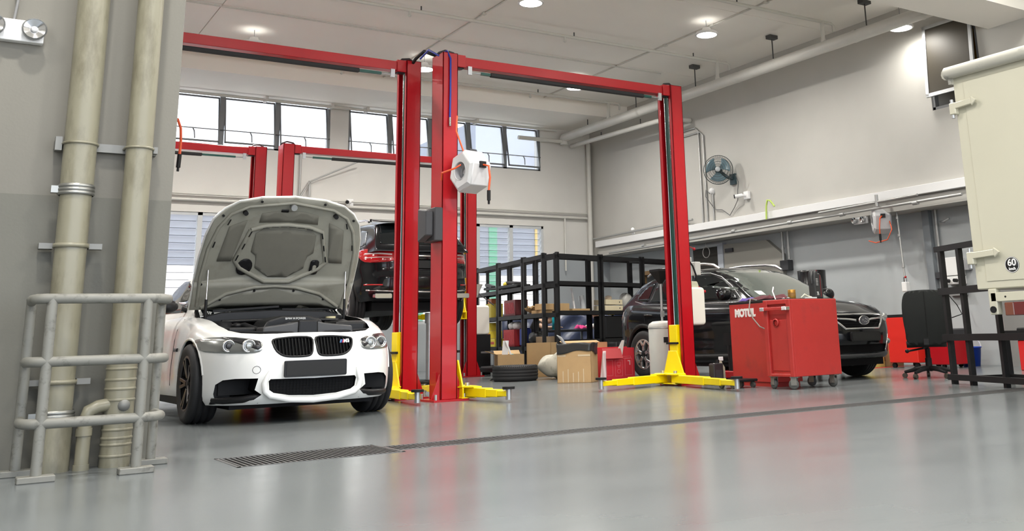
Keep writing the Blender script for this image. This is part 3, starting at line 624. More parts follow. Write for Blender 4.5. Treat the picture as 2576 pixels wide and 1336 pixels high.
def sp_double(b,k,n,rr,xo,sg):
    for o in (-.11,.11):
        a=2*PI*k/n+o; a2=2*PI*k/n+o*1.5
        b.bar((xo,.05*math.cos(a),.05*math.sin(a)),(xo+sg*.02,(rr-.02)*math.cos(a2),(rr-.02)*math.sin(a2)),.03,.028,up=(1,0,0))
def sp_thin(b,k,n,rr,xo,sg):
    a=2*PI*k/n
    b.bar((xo,.05*math.cos(a),.05*math.sin(a)),(xo+sg*.02,(rr-.02)*math.cos(a),(rr-.02)*math.sin(a)),.035,.03,up=(1,0,0))
def sp_y(b,k,n,rr,xo,sg):
    a=2*PI*k/n+.3
    p=lambda q,rad:(xo+sg*.015,rad*math.cos(q),rad*math.sin(q))
    b.bar(p(a,.05),p(a,rr*.55),.05,.03,up=(1,0,0)); b.bar(p(a,rr*.52),p(a-.33,rr*.95),.04,.03,up=(1,0,0)); b.bar(p(a,rr*.52),p(a+.33,rr*.95),.04,.03,up=(1,0,0)); b.bar(p(a-.33,rr*.93),p(a-.62,rr*.93),.035,.025,up=(1,0,0)); b.bar(p(a+.33,rr*.93),p(a+.62,rr*.93),.035,.025,up=(1,0,0))
def arch_cut(y,z,r,m,w=.95,inner=.52):
    return [mcut(MB().lathe([(0,sg*inner),(r,sg*inner),(r,sg*(w+.3)),(0,sg*(w+.3))],(0,y,z),'x',40),m) for sg in (1,-1)]
def rrect(x0,x1,z0,z1,r=.02,n=3):
    o=[]
    for cx,cz,a in ((x1-r,z1-r,0),(x0+r,z1-r,90),(x0+r,z0+r,180),(x1-r,z0+r,270)):
        for i in range(n+1): q=math.radians(a+90*i/n); o.append((cx+r*math.cos(q),cz+r*math.sin(q)))
    return o
def rot_hood(hy,hz,ang): return Matrix.Translation((0,hy,hz))@Matrix.Rotation(-ang,4,'X')@Matrix.Translation((0,-hy,-hz))
# ================================================================== white coupe with its bonnet up
CW=mat('white car paint',(.86,.86,.84),.25,coat=.5); BAY=mat('engine bay black',(.006,.006,.007),.6,spec=.2); GTINT=mat('tinted car glass',(.008,.010,.011),.04,spec=.35)
HLG=mat('headlamp reflector',(.34,.35,.34),.2,metal=.6); HLD=mat('headlamp dark',(.03,.03,.032),.2); SATIN=mat('satin black trim',(.012,.012,.013),.35,spec=.25); GREYP=mat('grey duct plastic',(.06,.06,.063),.35,spec=.3)
CLEAR=mat('clear lens',(.85,.88,.9),.03,alpha=.22,spec=.8)
BAYM=mat('matt black grille',(.010,.010,.010),.7,spec=.15)
cp=thing('white_coupe','white two door coupe with its bonnet raised under the left lift','car',(2.69,8.42,0))
P=dict(L=4.6,front=[(0,0),(.3,.02),(.45,.055),(.6,.13),(.7,.22),(.78,.33),(.85,.5),(.885,.66)],
 rear=[(0,0),(.4,.03),(.6,.1),(.75,.22),(.84,.42),(.87,.6)],
 side=[(.66,.885),(.8,.9),(1.0,.89),(1.4,.865),(2.2,.865),(3.0,.88),(3.55,.905),(4.0,.87)],
 zb=[(0,.16),(.3,.16),(.6,.17),(1,.2),(3.5,.2),(4.6,.28)],
 zt=[(0,.70),(.1,.715),(.25,.74),(.5,.79),(.85,.85),(1.2,.89),(1.6,.925),(2.5,.945),(3.5,.97),(4.3,.99),(4.6,.95)],
 crown=[(0,.02),(.3,.04),(.8,.07),(1.3,.06),(3.8,.02),(4.6,.02)],
 efront=[(.14,.12),(.18,.06),(.24,.02),(.35,0),(.5,0),(.58,.015),(.66,.05),(.72,.11),(.8,.22)],
 erear=[(.2,.12),(.4,.0),(.6,0),(.8,.04),(1,.09)],
 eside=[(0,.05),(.08,.015),(.25,.0),(.5,.0),(.68,.01),(.82,.028),(.93,.065),(1,.12)])
raw=body_mesh(P,CW); S0=Surf(raw)
R_W=.335
hood_half=[(0,.235),(.3,.255),(.5,.31),(.62,.39),(.70,.5),(.745,.66),(.77,.9),(.775,1.15),(.77,1.45),(.70,1.455),(.5,1.325),(.25,1.255),(0,1.238)]
hood_pl=hood_half+[(-a,b) for a,b in hood_half[-2:0:-1]]
bay=[(0,.18),(.28,.19),(.42,.23),(.55,.31),(.63,.42),(.67,.6),(.69,.9),(.70,1.3),(.68,1.5),(0,1.45)]; bay=bay+[(-a,b) for a,b in bay[-2:0:-1]]
cuts=arch_cut(.78,R_W,R_W+.035,BAY)+arch_cut(3.54,R_W,R_W+.035,BAY)
cuts.append(mcut(MB().prism(bay,.5,1.3,'z'),BAY))
# openings in the nose (front view x,z)
kid=[(.022,.69),(.14,.70),(.24,.695),(.335,.68),(.34,.64),(.315,.585),(.26,.548),(.18,.538),(.07,.54),(.03,.56),(.018,.62)]
low=[(0,.356),(.36,.362),(.375,.345),(.365,.275),(.33,.25),(.2,.225),(0,.215)]; lowp=low+[(-a,b) for a,b in low[-2:0:-1]]
intk=[(.455,.372),(.62,.374),(.70,.365),(.745,.33),(.752,.25),(.755,.19),(.60,.178),(.47,.20),(.42,.24),(.475,.28)]
for s in (1,-1):
    cuts.append(mcut(MB().prism([(a*s,b) for a,b in intk],-.3,.30 if 1 else 0,'y'),BAY))
    cuts.append(mcut(MB().prism([(a*s,b) for a,b in csmooth(kid,2)],-.3,.115,'y'),BAY))
cuts.append(mcut(MB().prism(lowp,-.3,.09,'y'),BAY))
bd=bake(raw.copy(),cuts); body=link('body',bd,CW,cp)
# windscreen, cabin
cabP=dict(ys=[1.36,1.45,1.6,1.8,2.0,2.2,2.45,2.8,3.1,3.4,3.65,3.9,4.05],H=.42,belt=[(1.36,.95),(2.5,.955),(4.05,1.0)],top=[(1.36,.93),(1.5,1.0),(1.8,1.17),(2.1,1.30),(2.35,1.375),(2.7,1.40),(3.1,1.375),(3.4,1.30),(3.75,1.14),(4.05,1.0)],wb=[(1.36,.70),(1.7,.76),(2.5,.79),(3.4,.80),(4.05,.72)],wr=[(1.36,.68),(1.8,.62),(2.5,.58),(3.4,.56),(4.05,.6)])
cme=cabin_mesh(cabP,CW); link('cabin',cme,CW,cp); SC_=Surf(cme)
SC_.patch('windscreen',[(-.60,1.34),(.60,1.34),(.70,1.0),(.55,.96),(0,.95),(-.55,.96),(-.70,1.0)],'y',-1,GTINT,cp,.006)
for s in (-1,1):
    SC_.patch('side_window',[(1.75,.975),(2.15,1.2),(2.45,1.31),(2.9,1.33),(3.3,1.25),(3.5,1.0)],'x',s,GTINT,cp,.005,label='dark side window')
    S0.strip('door_seam',[(1.55,.9),(1.52,.6),(1.6,.3)],'x',s,.004,BLKP,cp)
    S0.strip('side_gill',[(1.28,.62),(1.45,.62)],'x',s,.018,SATIN,cp)
    # door mirror
    mr=MB().tube([(s*.70,1.80,.99),(s*.76,1.80,1.01)],.025,8).sphere((s*(.88 if s<0 else .76),1.79,1.03),.085,14,10,(1.05,.55,.75)).build('door_mirror',CW if s>0 else SATIN,cp)
# headlamps, kidney grilles, badge
hl=[(.44,.672),(.60,.708),(.76,.716),(.845,.70),(.862,.66),(.835,.61),(.76,.587),(.55,.574),(.45,.585),(.425,.62)]
for s in (-1,1):
    h=S0.patch('headlamp',[(a*s,b) for a,b in csmooth(hl,2)],'y',-1,HLG,cp,.004,.006,.04)
    for x,z,r in ((.525,.632,.045),(.66,.635,.042)):
        p=S0.hit(x*s,z,'y',-1,.012); MB().lathe([(r*1.25,0),(r*1.2,-.012),(r,-.014),(r*.95,-.004),(0,-.01)],p,'y',18).build('lamp_ring',CHR,h); MB().sphere(p+V(0,-.002,0),r*.72,12,8,(1,.4,1)).build('projector',HLD if x>.6 else HLG,h)
    S0.patch('lamp_cover',[(a*s,b) for a,b in ((.44,.668),(.6,.7),(.70,.708),(.60,.66),(.46,.6),(.432,.62))],'y',-1,HLD,h,.007,.003,.04)
    k=bpy.data.objects.new('kidney_grille',None); COL.objects.link(k); k.parent=cp
    kp=csmooth([(a*s,b) for a,b in kid],3); S0.strip('grille_surround',kp,'y',-1,.009,SATIN,k,.001,closed=True,k=1)
    for j in range(11):
        x=.04+.028*j; zt=interp([(.02,.69),(.14,.698),(.335,.678)],x); zb=interp([(.02,.565),(.07,.543),(.18,.54),(.26,.55),(.315,.59),(.34,.64)],x)
        y0=smooth_tab(P['front'],x)+.03; MB().bar((x*s,y0+smooth_tab(P['efront'],zb)-.01,zb),(x*s,y0+smooth_tab(P['efront'],zt)-.01,zt),.007,.03,up=(0,1,0)).build('slat',BAYM,k)
text('badge','M3',.042,CHR,cp,frame((.275,.028,.655),(1,.1,0),(0,.35,1)),.004,.001,label='silver grille badge')
for k,c in enumerate(((.1,.3,.6),(.03,.04,.25),(.6,.02,.02))): MB().box(-.004,.004,-.003,.003,-.014,.014,Matrix.Translation((.225+k*.011,.026,.655))@Matrix.Rotation(.3,4,'Y')).build('badge_stripe',mat('stripe%d'%k,c,.4),cp)
# number plate, blanked
pl=MB().prism(rrect(-.268,.268,.372,.506,.012),-.03,-.015,'y').build('plate_holder',SATIN,cp,.003); MB().box(-.25,.25,-.034,-.03,.385,.493).build('number_plate',mat('blank black plate',(.004,.004,.004),.6),pl)
# lower mesh, rim and lip
mg=MB()
for j in range(26):
    x=-.35+.028*j; zb=interp([(0,.222),(.2,.232),(.33,.255),(.36,.275)],abs(x)); mg.bar((x,.075,zb),(x,.075,.352),.004,.006,up=(0,1,0))
for j in range(6): z=.238+.021*j; w=interp([(.22,.16),(.235,.25),(.255,.335),(.28,.36)],z); mg.bar((-w,.075,z),(w,.075,z),.006,.004)
mg.build('lower_mesh',BAYM,cp,kind='stuff')
rim=[(.395,.37),(.41,.33),(.40,.265),(.36,.228),(.2,.19),(0,.178)]; rimp=rim+[(-a,b) for a,b in rim[-2::-1]]
MB().tube([V(a,smooth_tab(P['front'],abs(a))+smooth_tab(P['efront'],b)*.55-.012,b) for a,b in [(.375,.43)]+rimp+[(-.375,.43)]],[.006,.020]+[.026]*(len(rimp)-2)+[.020,.006],10).build('bumper_rim',CW,cp)
for s in (-1,1):
    b=MB(); b.tube([(s*.42,.12,.225),(s*.55,.16,.205),(s*.68,.25,.20),(s*.745,.34,.205)],.028,8); b.build('flap',SATIN,cp)
    MB().prism([(s*.43,.12),(s*.76,.36),(s*.76,.5),(s*.43,.3)],.17,.19,'z').build('splitter',SATIN,cp)
    MB().box(min(s*.5,s*.72),max(s*.5,s*.72),.28,.30,.24,.36).build('brake_duct',BAY,cp)
# tow eye cover
S0.strip('tow_cover',[(-.47+.03*math.cos(2*PI*i/16),.44+.03*math.sin(2*PI*i/16)) for i in range(16)],'y',-1,.002,SATIN,cp,k=1,closed=True)
# ---- bonnet, hinged at the scuttle
HM=rot_hood(1.48,.96,math.radians(66))
def hz(x,y): return V(x,y,.745+.2*((y-.235)/1.2)+.05*(1-(x/.8)**2)-.05*max(0,(.5-y)/.27)**2)
HU=mat('shaded bonnet underside',(.27,.265,.225),.5,noise=.08,nscale=7,dirt=(.20,.19,.16),dscale=4); HPADM=mat('bonnet liner',(.155,.15,.125),.85,noise=.12,nscale=9)  # white underside in shade, the shade put into its grey-beige colour
hd=bpy.data.objects.new('bonnet',None); COL.objects.link(hd); hd.parent=cp
sheet('outer_skin',hood_pl,hz,CW,hd,.08,.012,HM)
inn=[(a*.985,.245+(b-.235)*.985) for a,b in hood_pl]; under=lambda d:(lambda x,y:hz(x,y)-V(0,0,d))
sheet('inner_frame',inn,under(.022),HU,hd,.08,.006,HM)
def rib(name,pts,r=.016,d=.026,m=HU): return MB().tube([HM@(hz(x,y)-V(0,0,d)) for x,y in pts],r,8).build(name,m,hd)
cpad=[(-.29,.64),(-.24,.60),(0,.58),(.24,.60),(.29,.64),(.30,.83),(.25,.87),(.235,.93),(.235,1.0),(.09,1.10),(-.09,1.10),(-.235,1.0),(-.235,.93),(-.25,.87),(-.30,.83)]
sheet('liner_pad',cpad,under(.030),HPADM,hd,.07,.004,HM)
sheet('liner_pad',[(-.28,.525),(-.27,.43),(-.12,.395),(.12,.395),(.27,.43),(.28,.525),(0,.51)],under(.030),HPADM,hd,.07,.004,HM)
for s in (-1,1): sheet('liner_pad',[(s*.60,.93),(s*.545,.57),(s*.39,.50),(s*.47,.93)],under(.030),HPADM,hd,.07,.004,HM)
rib('stiffening_rib',[(-.34,.60),(-.2,.555),(0,.54),(.2,.555),(.34,.60),(.37,.7),(.44,.92),(.38,1.0),(.28,1.06),(.12,1.15),(-.12,1.15),(-.28,1.06),(-.38,1.0),(-.44,.92),(-.37,.7),(-.34,.60)],.022,.026)
rib('stiffening_rib',[(-.66,1.42),(-.45,1.28),(-.2,1.215),(0,1.20),(.2,1.215),(.45,1.28),(.66,1.42)],.018)
rib('stiffening_rib',[(-.70,1.40),(-.72,1.1),(-.70,.8),(-.64,.58),(-.55,.44),(-.4,.36),(0,.30),(.4,.36),(.55,.44),(.64,.58),(.70,.8),(.72,1.1),(.70,1.40)],.016)
slots=[(-.21,.575,0),(-.125,.562,0),(-.04,.557,0),(.04,.557,0),(.125,.562,0),(.21,.575,0),(-.345,.64,1.9),(-.385,.77,1.85),(-.425,.89,1.85),(.345,.64,1.24),(.385,.77,1.29),(.425,.89,1.29),(-.56,.52,1.9),(-.66,.75,1.75),(.56,.52,1.24),(.66,.75,1.39)]
for x,y,a in slots: MB().bar(HM@(hz(x-.03*math.cos(a),y-.03*math.sin(a))-V(0,0,.049)),HM@(hz(x+.03*math.cos(a),y+.03*math.sin(a))-V(0,0,.049)),.012,.004).build('slot',BLKP,hd)
sheet('bonnet_vent',[(-.335+.075*math.cos(q)*.9+.03*math.sin(q),.99+.035*math.cos(q)*-1.2+.075*math.sin(q)) for q in [2*PI*i/18 for i in range(18)]],under(.036),BLKP,hd,.05,.006,HM)
sheet('bonnet_vent',[(.335+a,.985+b) for a,b in rrect(-.042,.042,-.08,.08,.03)],under(.036),BLKP,hd,.05,.006,HM)
sheet('vent_hole',[(.335+a,1.0+b) for a,b in rrect(-.018,.018,-.04,.04,.015)],under(.045),HU,hd,.05,.003,HM)
for x,y in ((-.43,.42),(.43,.42)): MB().cyl(HM@(hz(x,y)-V(0,0,.02)),HM@(hz(x,y)-V(0,0,.07)),.022,10).build('striker',BLKP,hd)
MB().cyl(HM@(hz(0,.34)-V(0,0,.02)),HM@(hz(0,.34)-V(0,0,.08)),.03,10).build('catch',STL,hd); sheet('sticker',rrect(-.1,-.03,.375,.405,.005),under(.036),BLKP,hd,.05,.002,HM)
for x,y in ((-.70,1.17),(-.71,1.26),(.70,1.17),(.71,1.26),(-.3,.3),(.3,.3),(-.19,1.25),(.19,1.25),(-.5,1.34),(.5,1.34),(-.62,.46),(.62,.46)): MB().cyl(HM@(hz(x,y)-V(0,0,.02)),HM@(hz(x,y)-V(0,0,.034)),.012,8).build('buffer',BLKP,hd)
for s in (-1,1):
    a=V(s*.66,1.22,.80); b=HM@(hz(s*.66,1.02)-V(0,0,.03)); st=MB().tube([a,a.lerp(b,.5)],.014,8).build('gas_strut',BLKP,cp); MB().tube([a.lerp(b,.45),b],.007,8).build('strut_rod',CHR,st)
    MB().bar((s*.70,1.30,.88),(s*.69,1.47,.97),.03,.05).build('hinge_arm',BAY,cp)
# ---- engine bay contents
eb=MB().prism([(-.30,.76),(-.24,.86),(-.12,.895),(.12,.895),(.24,.86),(.30,.76)],.62,1.08,'y').build('engine_cover',SATIN,cp,.02,2)
text('cover_lettering','BMW M POWER',.026,WHT,eb,frame((0,.615,.868),(1,0,0),(0,0,1)),.003)
MB().prism([(-.40,.70),(-.38,.79),(-.14,.82),(-.10,.83),(.10,.83),(.14,.82),(.40,.79),(.42,.70)],.24,.48,'y').build('air_duct',GREYP,cp,.012,2)
MB().prism([(-.09,.72),(-.085,.845),(.085,.845),(.09,.72)],.22,.50,'y').build('intake_snorkel',SATIN,cp,.015,2)
MB().box(.34,.64,.52,.9,.6,.84).build('air_box',SATIN,cp,.03,2); MB().box(-.62,-.38,.5,.78,.6,.80).build('fuse_box',SATIN,cp,.02,2)
for s in (-1,1):
    MB().lathe([(.0,.86),(.05,.865),(.09,.85),(.12,.78)],(s*.55,1.05,0),'z',18).build('strut_tower',BAY,cp); MB().cyl((s*.55,1.05,.86),(0,1.22,.88),.016,8).build('strut_brace',SATIN,cp)
    MB().tube([(s*.3,.5,.75),(s*.45,.62,.82),(s*.5,.85,.8),(s*.42,1.05,.83)],.022,8).build('bay_hose',BLK,cp)
MB().sphere((-.5,.68,.815),.05,12,8,(1,1,.5)).build('filler_cap',BLKP,cp); MB().cyl((.52,1.2,.8),(.52,1.2,.9),.05,12).build('reservoir',mat('yellowed reservoir',(.55,.5,.3),.5),cp)
MB().tube([(-.62,.42,.752),(-.4,.255,.745),(-.15,.21,.735),(-.1,.205,.72),(.1,.205,.72),(.15,.21,.735),(.4,.255,.745),(.62,.42,.752)],.014,8).build('front_seal',BLK,cp)
MB().prism([(-.72,.90),(-.5,.955),(0,.975),(.5,.955),(.72,.90),(.70,.86),(-.70,.86)],1.30,1.5,'y').build('scuttle_panel',SATIN,cp,.01)
for a,b in (((-.55,1.42,.97),(.08,1.46,1.01)),((.1,1.42,.98),(.66,1.47,.98))): MB().bar(a,b,.012,.02).build('wiper',BLKP,cp)
MB().lathe([(0,-.001),(.055,-.001),(.055,.002)],(0,0,0),'y',20).xf(Matrix.Translation(SC_.hit(.50,1.02,'y',-1,.012))@Matrix.Rotation(-.95,4,'X')).build('round_sticker',mat('blue sticker',(.05,.45,.75),.5),cp)
# ---- wheels
DRIM=mat('dark rim',(.045,.045,.048),.3,metal=.6)
for y in (.78,3.54):
    for s in (-1,1): wheel(cp,s*.775,y,R_W,R_W,.245,.235,s,sp_double,DRIM,n=5)
MB().box(-.62,.62,.3,4.2,.12,.24).box(-.80,.80,1.2,3.1,.13,.24).build('underbody',BAY,cp)  # made low and wide to deepen the shadow under the coupe
S0.strip('arch_lip',[(.78+(R_W+.04)*math.cos(q),R_W+(R_W+.04)*math.sin(q)) for q in [PI*i/16 for i in range(1,16)]],'x',-1,.012,CW,cp,-.004)
S0.strip('arch_lip',[(.78+(R_W+.04)*math.cos(q),R_W+(R_W+.04)*math.sin(q)) for q in [PI*i/16 for i in range(1,16)]],'x',1,.012,CW,cp,-.004)
# ================================================================== black crossover parked by the right wall
CB=mat('black car paint',(.006,.0065,.008),.13,coat=.25,spec=.3); CLAD=mat('matt black cladding',(.012,.012,.012),.6,spec=.25); TAIL=mat('red tail lamp',(.42,.008,.012),.12,coat=.6); TAILW=mat('pale tail lamp',(.7,.55,.55),.15)
xv=thing('black_crossover','black crossover hatchback with roof rails parked facing the red trolleys','car',(9.65,8.5,0))
P=dict(L=4.45,front=[(0,0),(.3,.025),(.5,.08),(.65,.17),(.75,.29),(.82,.45),(.87,.66),(.885,.85)],rear=[(0,0),(.4,.03),(.6,.1),(.75,.22),(.84,.42),(.87,.6)],
 side=[(.85,.885),(1.1,.885),(2,.875),(3,.88),(3.85,.87)],
 zb=[(0,.27),(.3,.25),(.7,.26),(1.2,.24),(3.4,.24),(4.45,.34)],
 zt=[(0,.80),(.1,.84),(.3,.89),(.6,.935),(.95,.97),(1.3,.99),(2,1.0),(3,1.03),(4,1.07),(4.45,1.03)],
 crown=[(0,.03),(.3,.06),(.8,.075),(1.2,.05),(3.8,.02),(4.45,.02)],
 efront=[(.24,.10),(.30,.04),(.38,.02),(.5,0),(.62,0),(.72,.02),(.80,.07),(.88,.16)],erear=[(.3,.1),(.45,0),(.7,.02),(.9,.06),(1.07,.12)],
 eside=[(0,.05),(.08,.02),(.2,.01),(.4,.02),(.55,.005),(.7,.0),(.85,.015),(.94,.045),(1,.09)])
raw=body_mesh(P,CB); S=Surf(raw); RW=.345; FY,RY=.87,3.505
cuts=arch_cut(FY,RW,RW+.045,BAY)+arch_cut(RY,RW,RW+.045,BAY)
gr=[(-.44,.80),(.44,.80),(.465,.765),(.30,.625),(-.30,.625),(-.465,.765)]
cuts.append(mcut(MB().prism(gr,-.3,.13,'y'),BAY)); cuts.append(mcut(MB().prism([(-.50,.43),(.50,.43),(.46,.33),(-.46,.33)],-.3,.12,'y'),BAY))
for s in (-1,1): cuts.append(mcut(MB().prism([(s*.55,.53),(s*.74,.55),(s*.70,.40),(s*.58,.38)],-.3,.22,'y'),BAY))
link('body',bake(raw.copy(),cuts),CB,xv)
cab=dict(ys=[.98,1.1,1.3,1.5,1.7,1.9,2.15,2.5,2.9,3.3,3.6,3.85,4.05,4.2],H=.5,belt=[(.98,.985),(2,1.0),(3,1.03),(4.2,1.07)],top=[(.98,.95),(1.1,1.03),(1.4,1.22),(1.65,1.37),(1.9,1.48),(2.15,1.535),(2.6,1.56),(3.2,1.545),(3.6,1.50),(3.85,1.43),(4.05,1.26),(4.2,1.08)],wb=[(.98,.72),(1.3,.775),(2,.80),(3.2,.80),(4.2,.74)],wr=[(.98,.7),(1.5,.64),(2.2,.60),(3.3,.59),(4.2,.6)])
cme=cabin_mesh(cab,CB); link('cabin',cme,CB,xv); SCB=Surf(cme)
WS=mat('windscreen glass',(.10,.115,.105),.04,spec=.9,coat=.6)
SCB.patch('windscreen',[(-.59,1.475),(.59,1.475),(.655,1.3),(.71,1.05),(.45,1.03),(0,1.02),(-.45,1.03),(-.71,1.05),(-.655,1.3)],'y',-1,WS,xv,.006)
SCB.strip('windscreen_seal',[(-.60,1.485),(.60,1.485),(.665,1.3),(.72,1.04)],'y',-1,.006,BLKP,xv)
for s in (-1,1):
    for k,pg in enumerate(([(1.50,1.06),(1.62,1.16),(1.66,1.055)],[(1.70,1.055),(1.68,1.2),(1.9,1.345),(2.15,1.425),(2.55,1.455),(2.58,1.06)],[(2.66,1.065),(2.64,1.455),(3.2,1.44),(3.42,1.40),(3.48,1.10)],[(3.55,1.11),(3.5,1.39),(3.7,1.33),(3.86,1.20),(3.84,1.14)])):
        SCB.patch('side_window',pg,'x',s,GTINT,xv,.005)
    SCB.strip('window_trim',[(1.42,1.02),(2.6,1.035),(3.6,1.07),(3.9,1.13)],'x',s,.007,CHR,xv)
    SCB.strip('drip_seal',[(1.44,1.07),(1.7,1.255),(1.95,1.39),(2.2,1.455),(2.6,1.475),(3.3,1.455)],'x',s,.006,STL,xv)
    for pts in ([(1.42,.98),(1.38,.7),(1.45,.36),(2.55,.34)],[(2.62,1.0),(2.62,.6),(2.58,.34)],[(3.50,1.03),(3.42,.75),(3.15,.5),(3.05,.36)]): S.strip('door_seam',pts,'x',s,.004,BLK,xv,-.001)
    for y in (2.35,3.25): MB().tube([S.hit(y,.90,'x',s,.0),S.hit(y+.03,.90,'x',s,.03),S.hit(y+.16,.905,'x',s,.03),S.hit(y+.19,.905,'x',s,0)],.012,8).build('door_handle',CB,xv)
    S.strip('sill_cladding',[(1.3,.31),(2.2,.30),(3.1,.31)],'x',s,.045,CLAD,xv,-.015)
    for yy in (FY,RY): S.strip('arch_cladding',[(yy+(RW+.075)*math.cos(q),RW+(RW+.075)*math.sin(q)) for q in [PI*(i-.8)/16 for i in range(1,17)]],'x',s,.038,CLAD,xv,-.02,k=1)
    mr=MB().tube([(s*.80,1.52,1.07),(s*.88,1.52,1.09)],.025,8).build('mirror_stalk',BLKP,xv); MB().grid(lambda u,v:(s*(.985+.125*math.sin(PI*v)**.6*math.cos(2*PI*u)),1.50+.07*math.sin(PI*v)*math.sin(2*PI*u)*(1.4 if u>.5 else .6),1.12+.085*math.cos(PI*v)),16,10).build('mirror_cap',CB,mr)
    # roof rail
    SCB.strip('roof_rail',[],'x',s,.01,STL,xv) if 0 else MB().tube([(s*.60,1.98,1.50),(s*.60,2.1,1.56),(s*.595,2.3,1.592),(s*.59,2.8,1.612),(s*.58,3.3,1.59),(s*.575,3.6,1.54),(s*.575,3.7,1.50)],[.018,.022,.02,.018,.018,.02,.018],8).build('roof_rail',mat('rail silver',(.55,.55,.56),.25,metal=.9),xv)
    h=S.patch('headlamp',[(s*a,b) for a,b in csmooth([(.49,.785),(.62,.835),(.78,.875),(.83,.86),(.82,.80),(.70,.735),(.53,.70),(.49,.73)],2)],'y',-1,HLG,xv,.004,.006,.04)
    MB().sphere(S.hit(s*.62,.765,'y',-1,.012),.045,12,8,(1,.4,1)).build('projector',CHR,h)
    S.strip('fog_accent',[(s*.56,.545),(s*.52,.44),(s*.47,.35)],'y',-1,.008,CHR,xv)
    MB().sphere((s*.64,.19,.46),.04,10,8).build('fog_lamp',HLG,xv)
    S.patch('tail_lamp',[(4.1,.98),(4.3,.99),(4.4,.85),(4.25,.80)],'x',s,TAILW,xv,.004,.006)
S.strip('grille_surround',gr,'y',-1,.016,CHR,xv,.0,closed=True,k=4)
S.strip('grille_bar',[(-.44,.755),(-.2,.74),(-.1,.725)],'y',-1,.016,CHR,xv,.0); S.strip('grille_bar',[(.44,.755),(.2,.74),(.1,.725)],'y',-1,.016,CHR,xv,.0)
for j in range(5): MB().bar((-.40+.02*j,.06,.78-.03*j),(.40-.02*j,.06,.78-.03*j),.01,.006).build('grille_slat',BLKP,xv)
e=MB().lathe([(.0,-.012),(.86,-.010),(.95,-.016),(1,0)],(0,0,0),'y',28).xf(Matrix.Translation((0,-.012,.725))@Matrix.Diagonal((.092,1,.058,1))).build('emblem',CHR,xv,label='oval chrome emblem with stars')
MB().lathe([(0,-.012),(.82,-.0125)],(0,0,0),'y',28).xf(Matrix.Translation((0,-.013,.725))@Matrix.Diagonal((.092,1,.058,1))).build('emblem_field',mat('emblem grey',(.07,.07,.08),.25),e)
for x,z,r in ((-.035,.005,.018),(.015,.022,.01),(.04,.012,.01),(.0,-.015,.01),(.03,-.02,.01),(.055,-.008,.01)):
    st=[(x+(r if i%2==0 else r*.4)*math.cos(PI/4*i),.725+z+(r if i%2==0 else r*.4)*math.sin(PI/4*i)) for i in range(8)]
    MB().prism(st,-.03,-.025,'y').build('emblem_star',CHR,e)
pl=MB().prism(rrect(-.27,.27,.47,.585,.03),-.03,-.008,'y').build('plate_holder',BLKP,xv); MB().prism(rrect(-.25,.25,.48,.575,.03),-.034,-.03,'y').build('number_plate',mat('blank black plate',(.004,.004,.004),.6),pl)
S.patch('skid_plate',[(-.62,.315),(.62,.315),(.55,.268),(-.55,.268)],'y',-1,mat('grey skid plate',(.05,.05,.052),.45),xv,.006,.01)
for a,b in (((-.62,1.02,1.005),(-.02,.99,1.015)),((.0,.99,1.02),(.62,1.03,1.0))): MB().bar(a,b,.014,.02).build('wiper',BLKP,xv)
S.strip('bonnet_seam',[(-.70,.25),(-.74,.6),(-.77,1.0)],'z',1,.004,BLK,xv,-.001); S.strip('bonnet_seam',[(.70,.25),(.74,.6),(.77,1.0)],'z',1,.004,BLK,xv,-.001)
S.strip('bonnet_crease',[(-.48,.2),(-.5,.6),(-.52,.95)],'z',1,.012,CB,xv,-.006); S.strip('bonnet_crease',[(.48,.2),(.5,.6),(.52,.95)],'z',1,.012,CB,xv,-.006)
SCB.patch('permit_sticker',rrect(-.60,-.48,1.09,1.15,.005),'y',-1,mat('pale permit',(.5,.55,.52),.5),xv,.012,.002)
SRIM=mat('machined rim',(.55,.55,.56),.25,metal=.8)
for y in (FY,RY):
    for s in (-1,1): wheel(xv,s*.775,y,RW,RW,.225,.222,s,sp_y,SRIM,n=5)
MB().box(-.6,.6,.25,4.1,.17,.32).box(-.80,.80,1.3,3.0,.18,.3).build('underbody',BAY,xv); MB().box(-.05,.05,.75,.79,.1,.2).build('tow_eye',CHR,xv)  # underbody extended so the floor below the crossover turns dark
# ================================================================== black wagon up on the rear lift, tail towards us
LZ=.85
gl=thing('black_suv','black high riding wagon raised on the rear lift showing its red tail lamps','car',(5.92,18.16,LZ),PI)
P=dict(L=4.66,front=[(0,0),(.4,.03),(.6,.1),(.75,.22),(.84,.42),(.9,.7)],rear=[(0,0),(.35,.02),(.55,.07),(.70,.16),(.80,.29),(.87,.47),(.92,.75)],
 side=[(.7,.9),(1.2,.93),(2.3,.93),(3.4,.94),(3.91,.92)],zb=[(0,.3),(.7,.3),(1.2,.28),(3.4,.28),(3.9,.34),(4.66,.40)],
 zt=[(0,.85),(.3,.95),(.9,1.03),(1.5,1.06),(2.5,1.08),(3.5,1.12),(4.2,1.15),(4.66,1.16)],crown=[(0,.03),(.8,.08),(1.4,.04),(4.66,.02)],
 efront=[(.3,.1),(.5,0),(.8,.04),(1,.15)],erear=[(.36,.16),(.44,.06),(.52,.01),(.62,0),(.74,.0),(.80,.05),(.9,.06),(1.0,.07),(1.1,.10),(1.18,.17)],
 eside=[(0,.05),(.08,.02),(.25,.0),(.45,.015),(.6,.0),(.75,.005),(.88,.03),(1,.09)])
raw=body_mesh(P,CB); S=Surf(raw); RW=.365; FY,RY=.86,3.73
link('body',bake(raw.copy(),arch_cut(FY,RW,RW+.045,BAY)+arch_cut(RY,RW,RW+.045,BAY)+[mcut(MB().prism([(-.30,.98),(.30,.98),(.26,.83),(-.26,.83)],4.5,5,'y'),BAY)]),CB,gl)
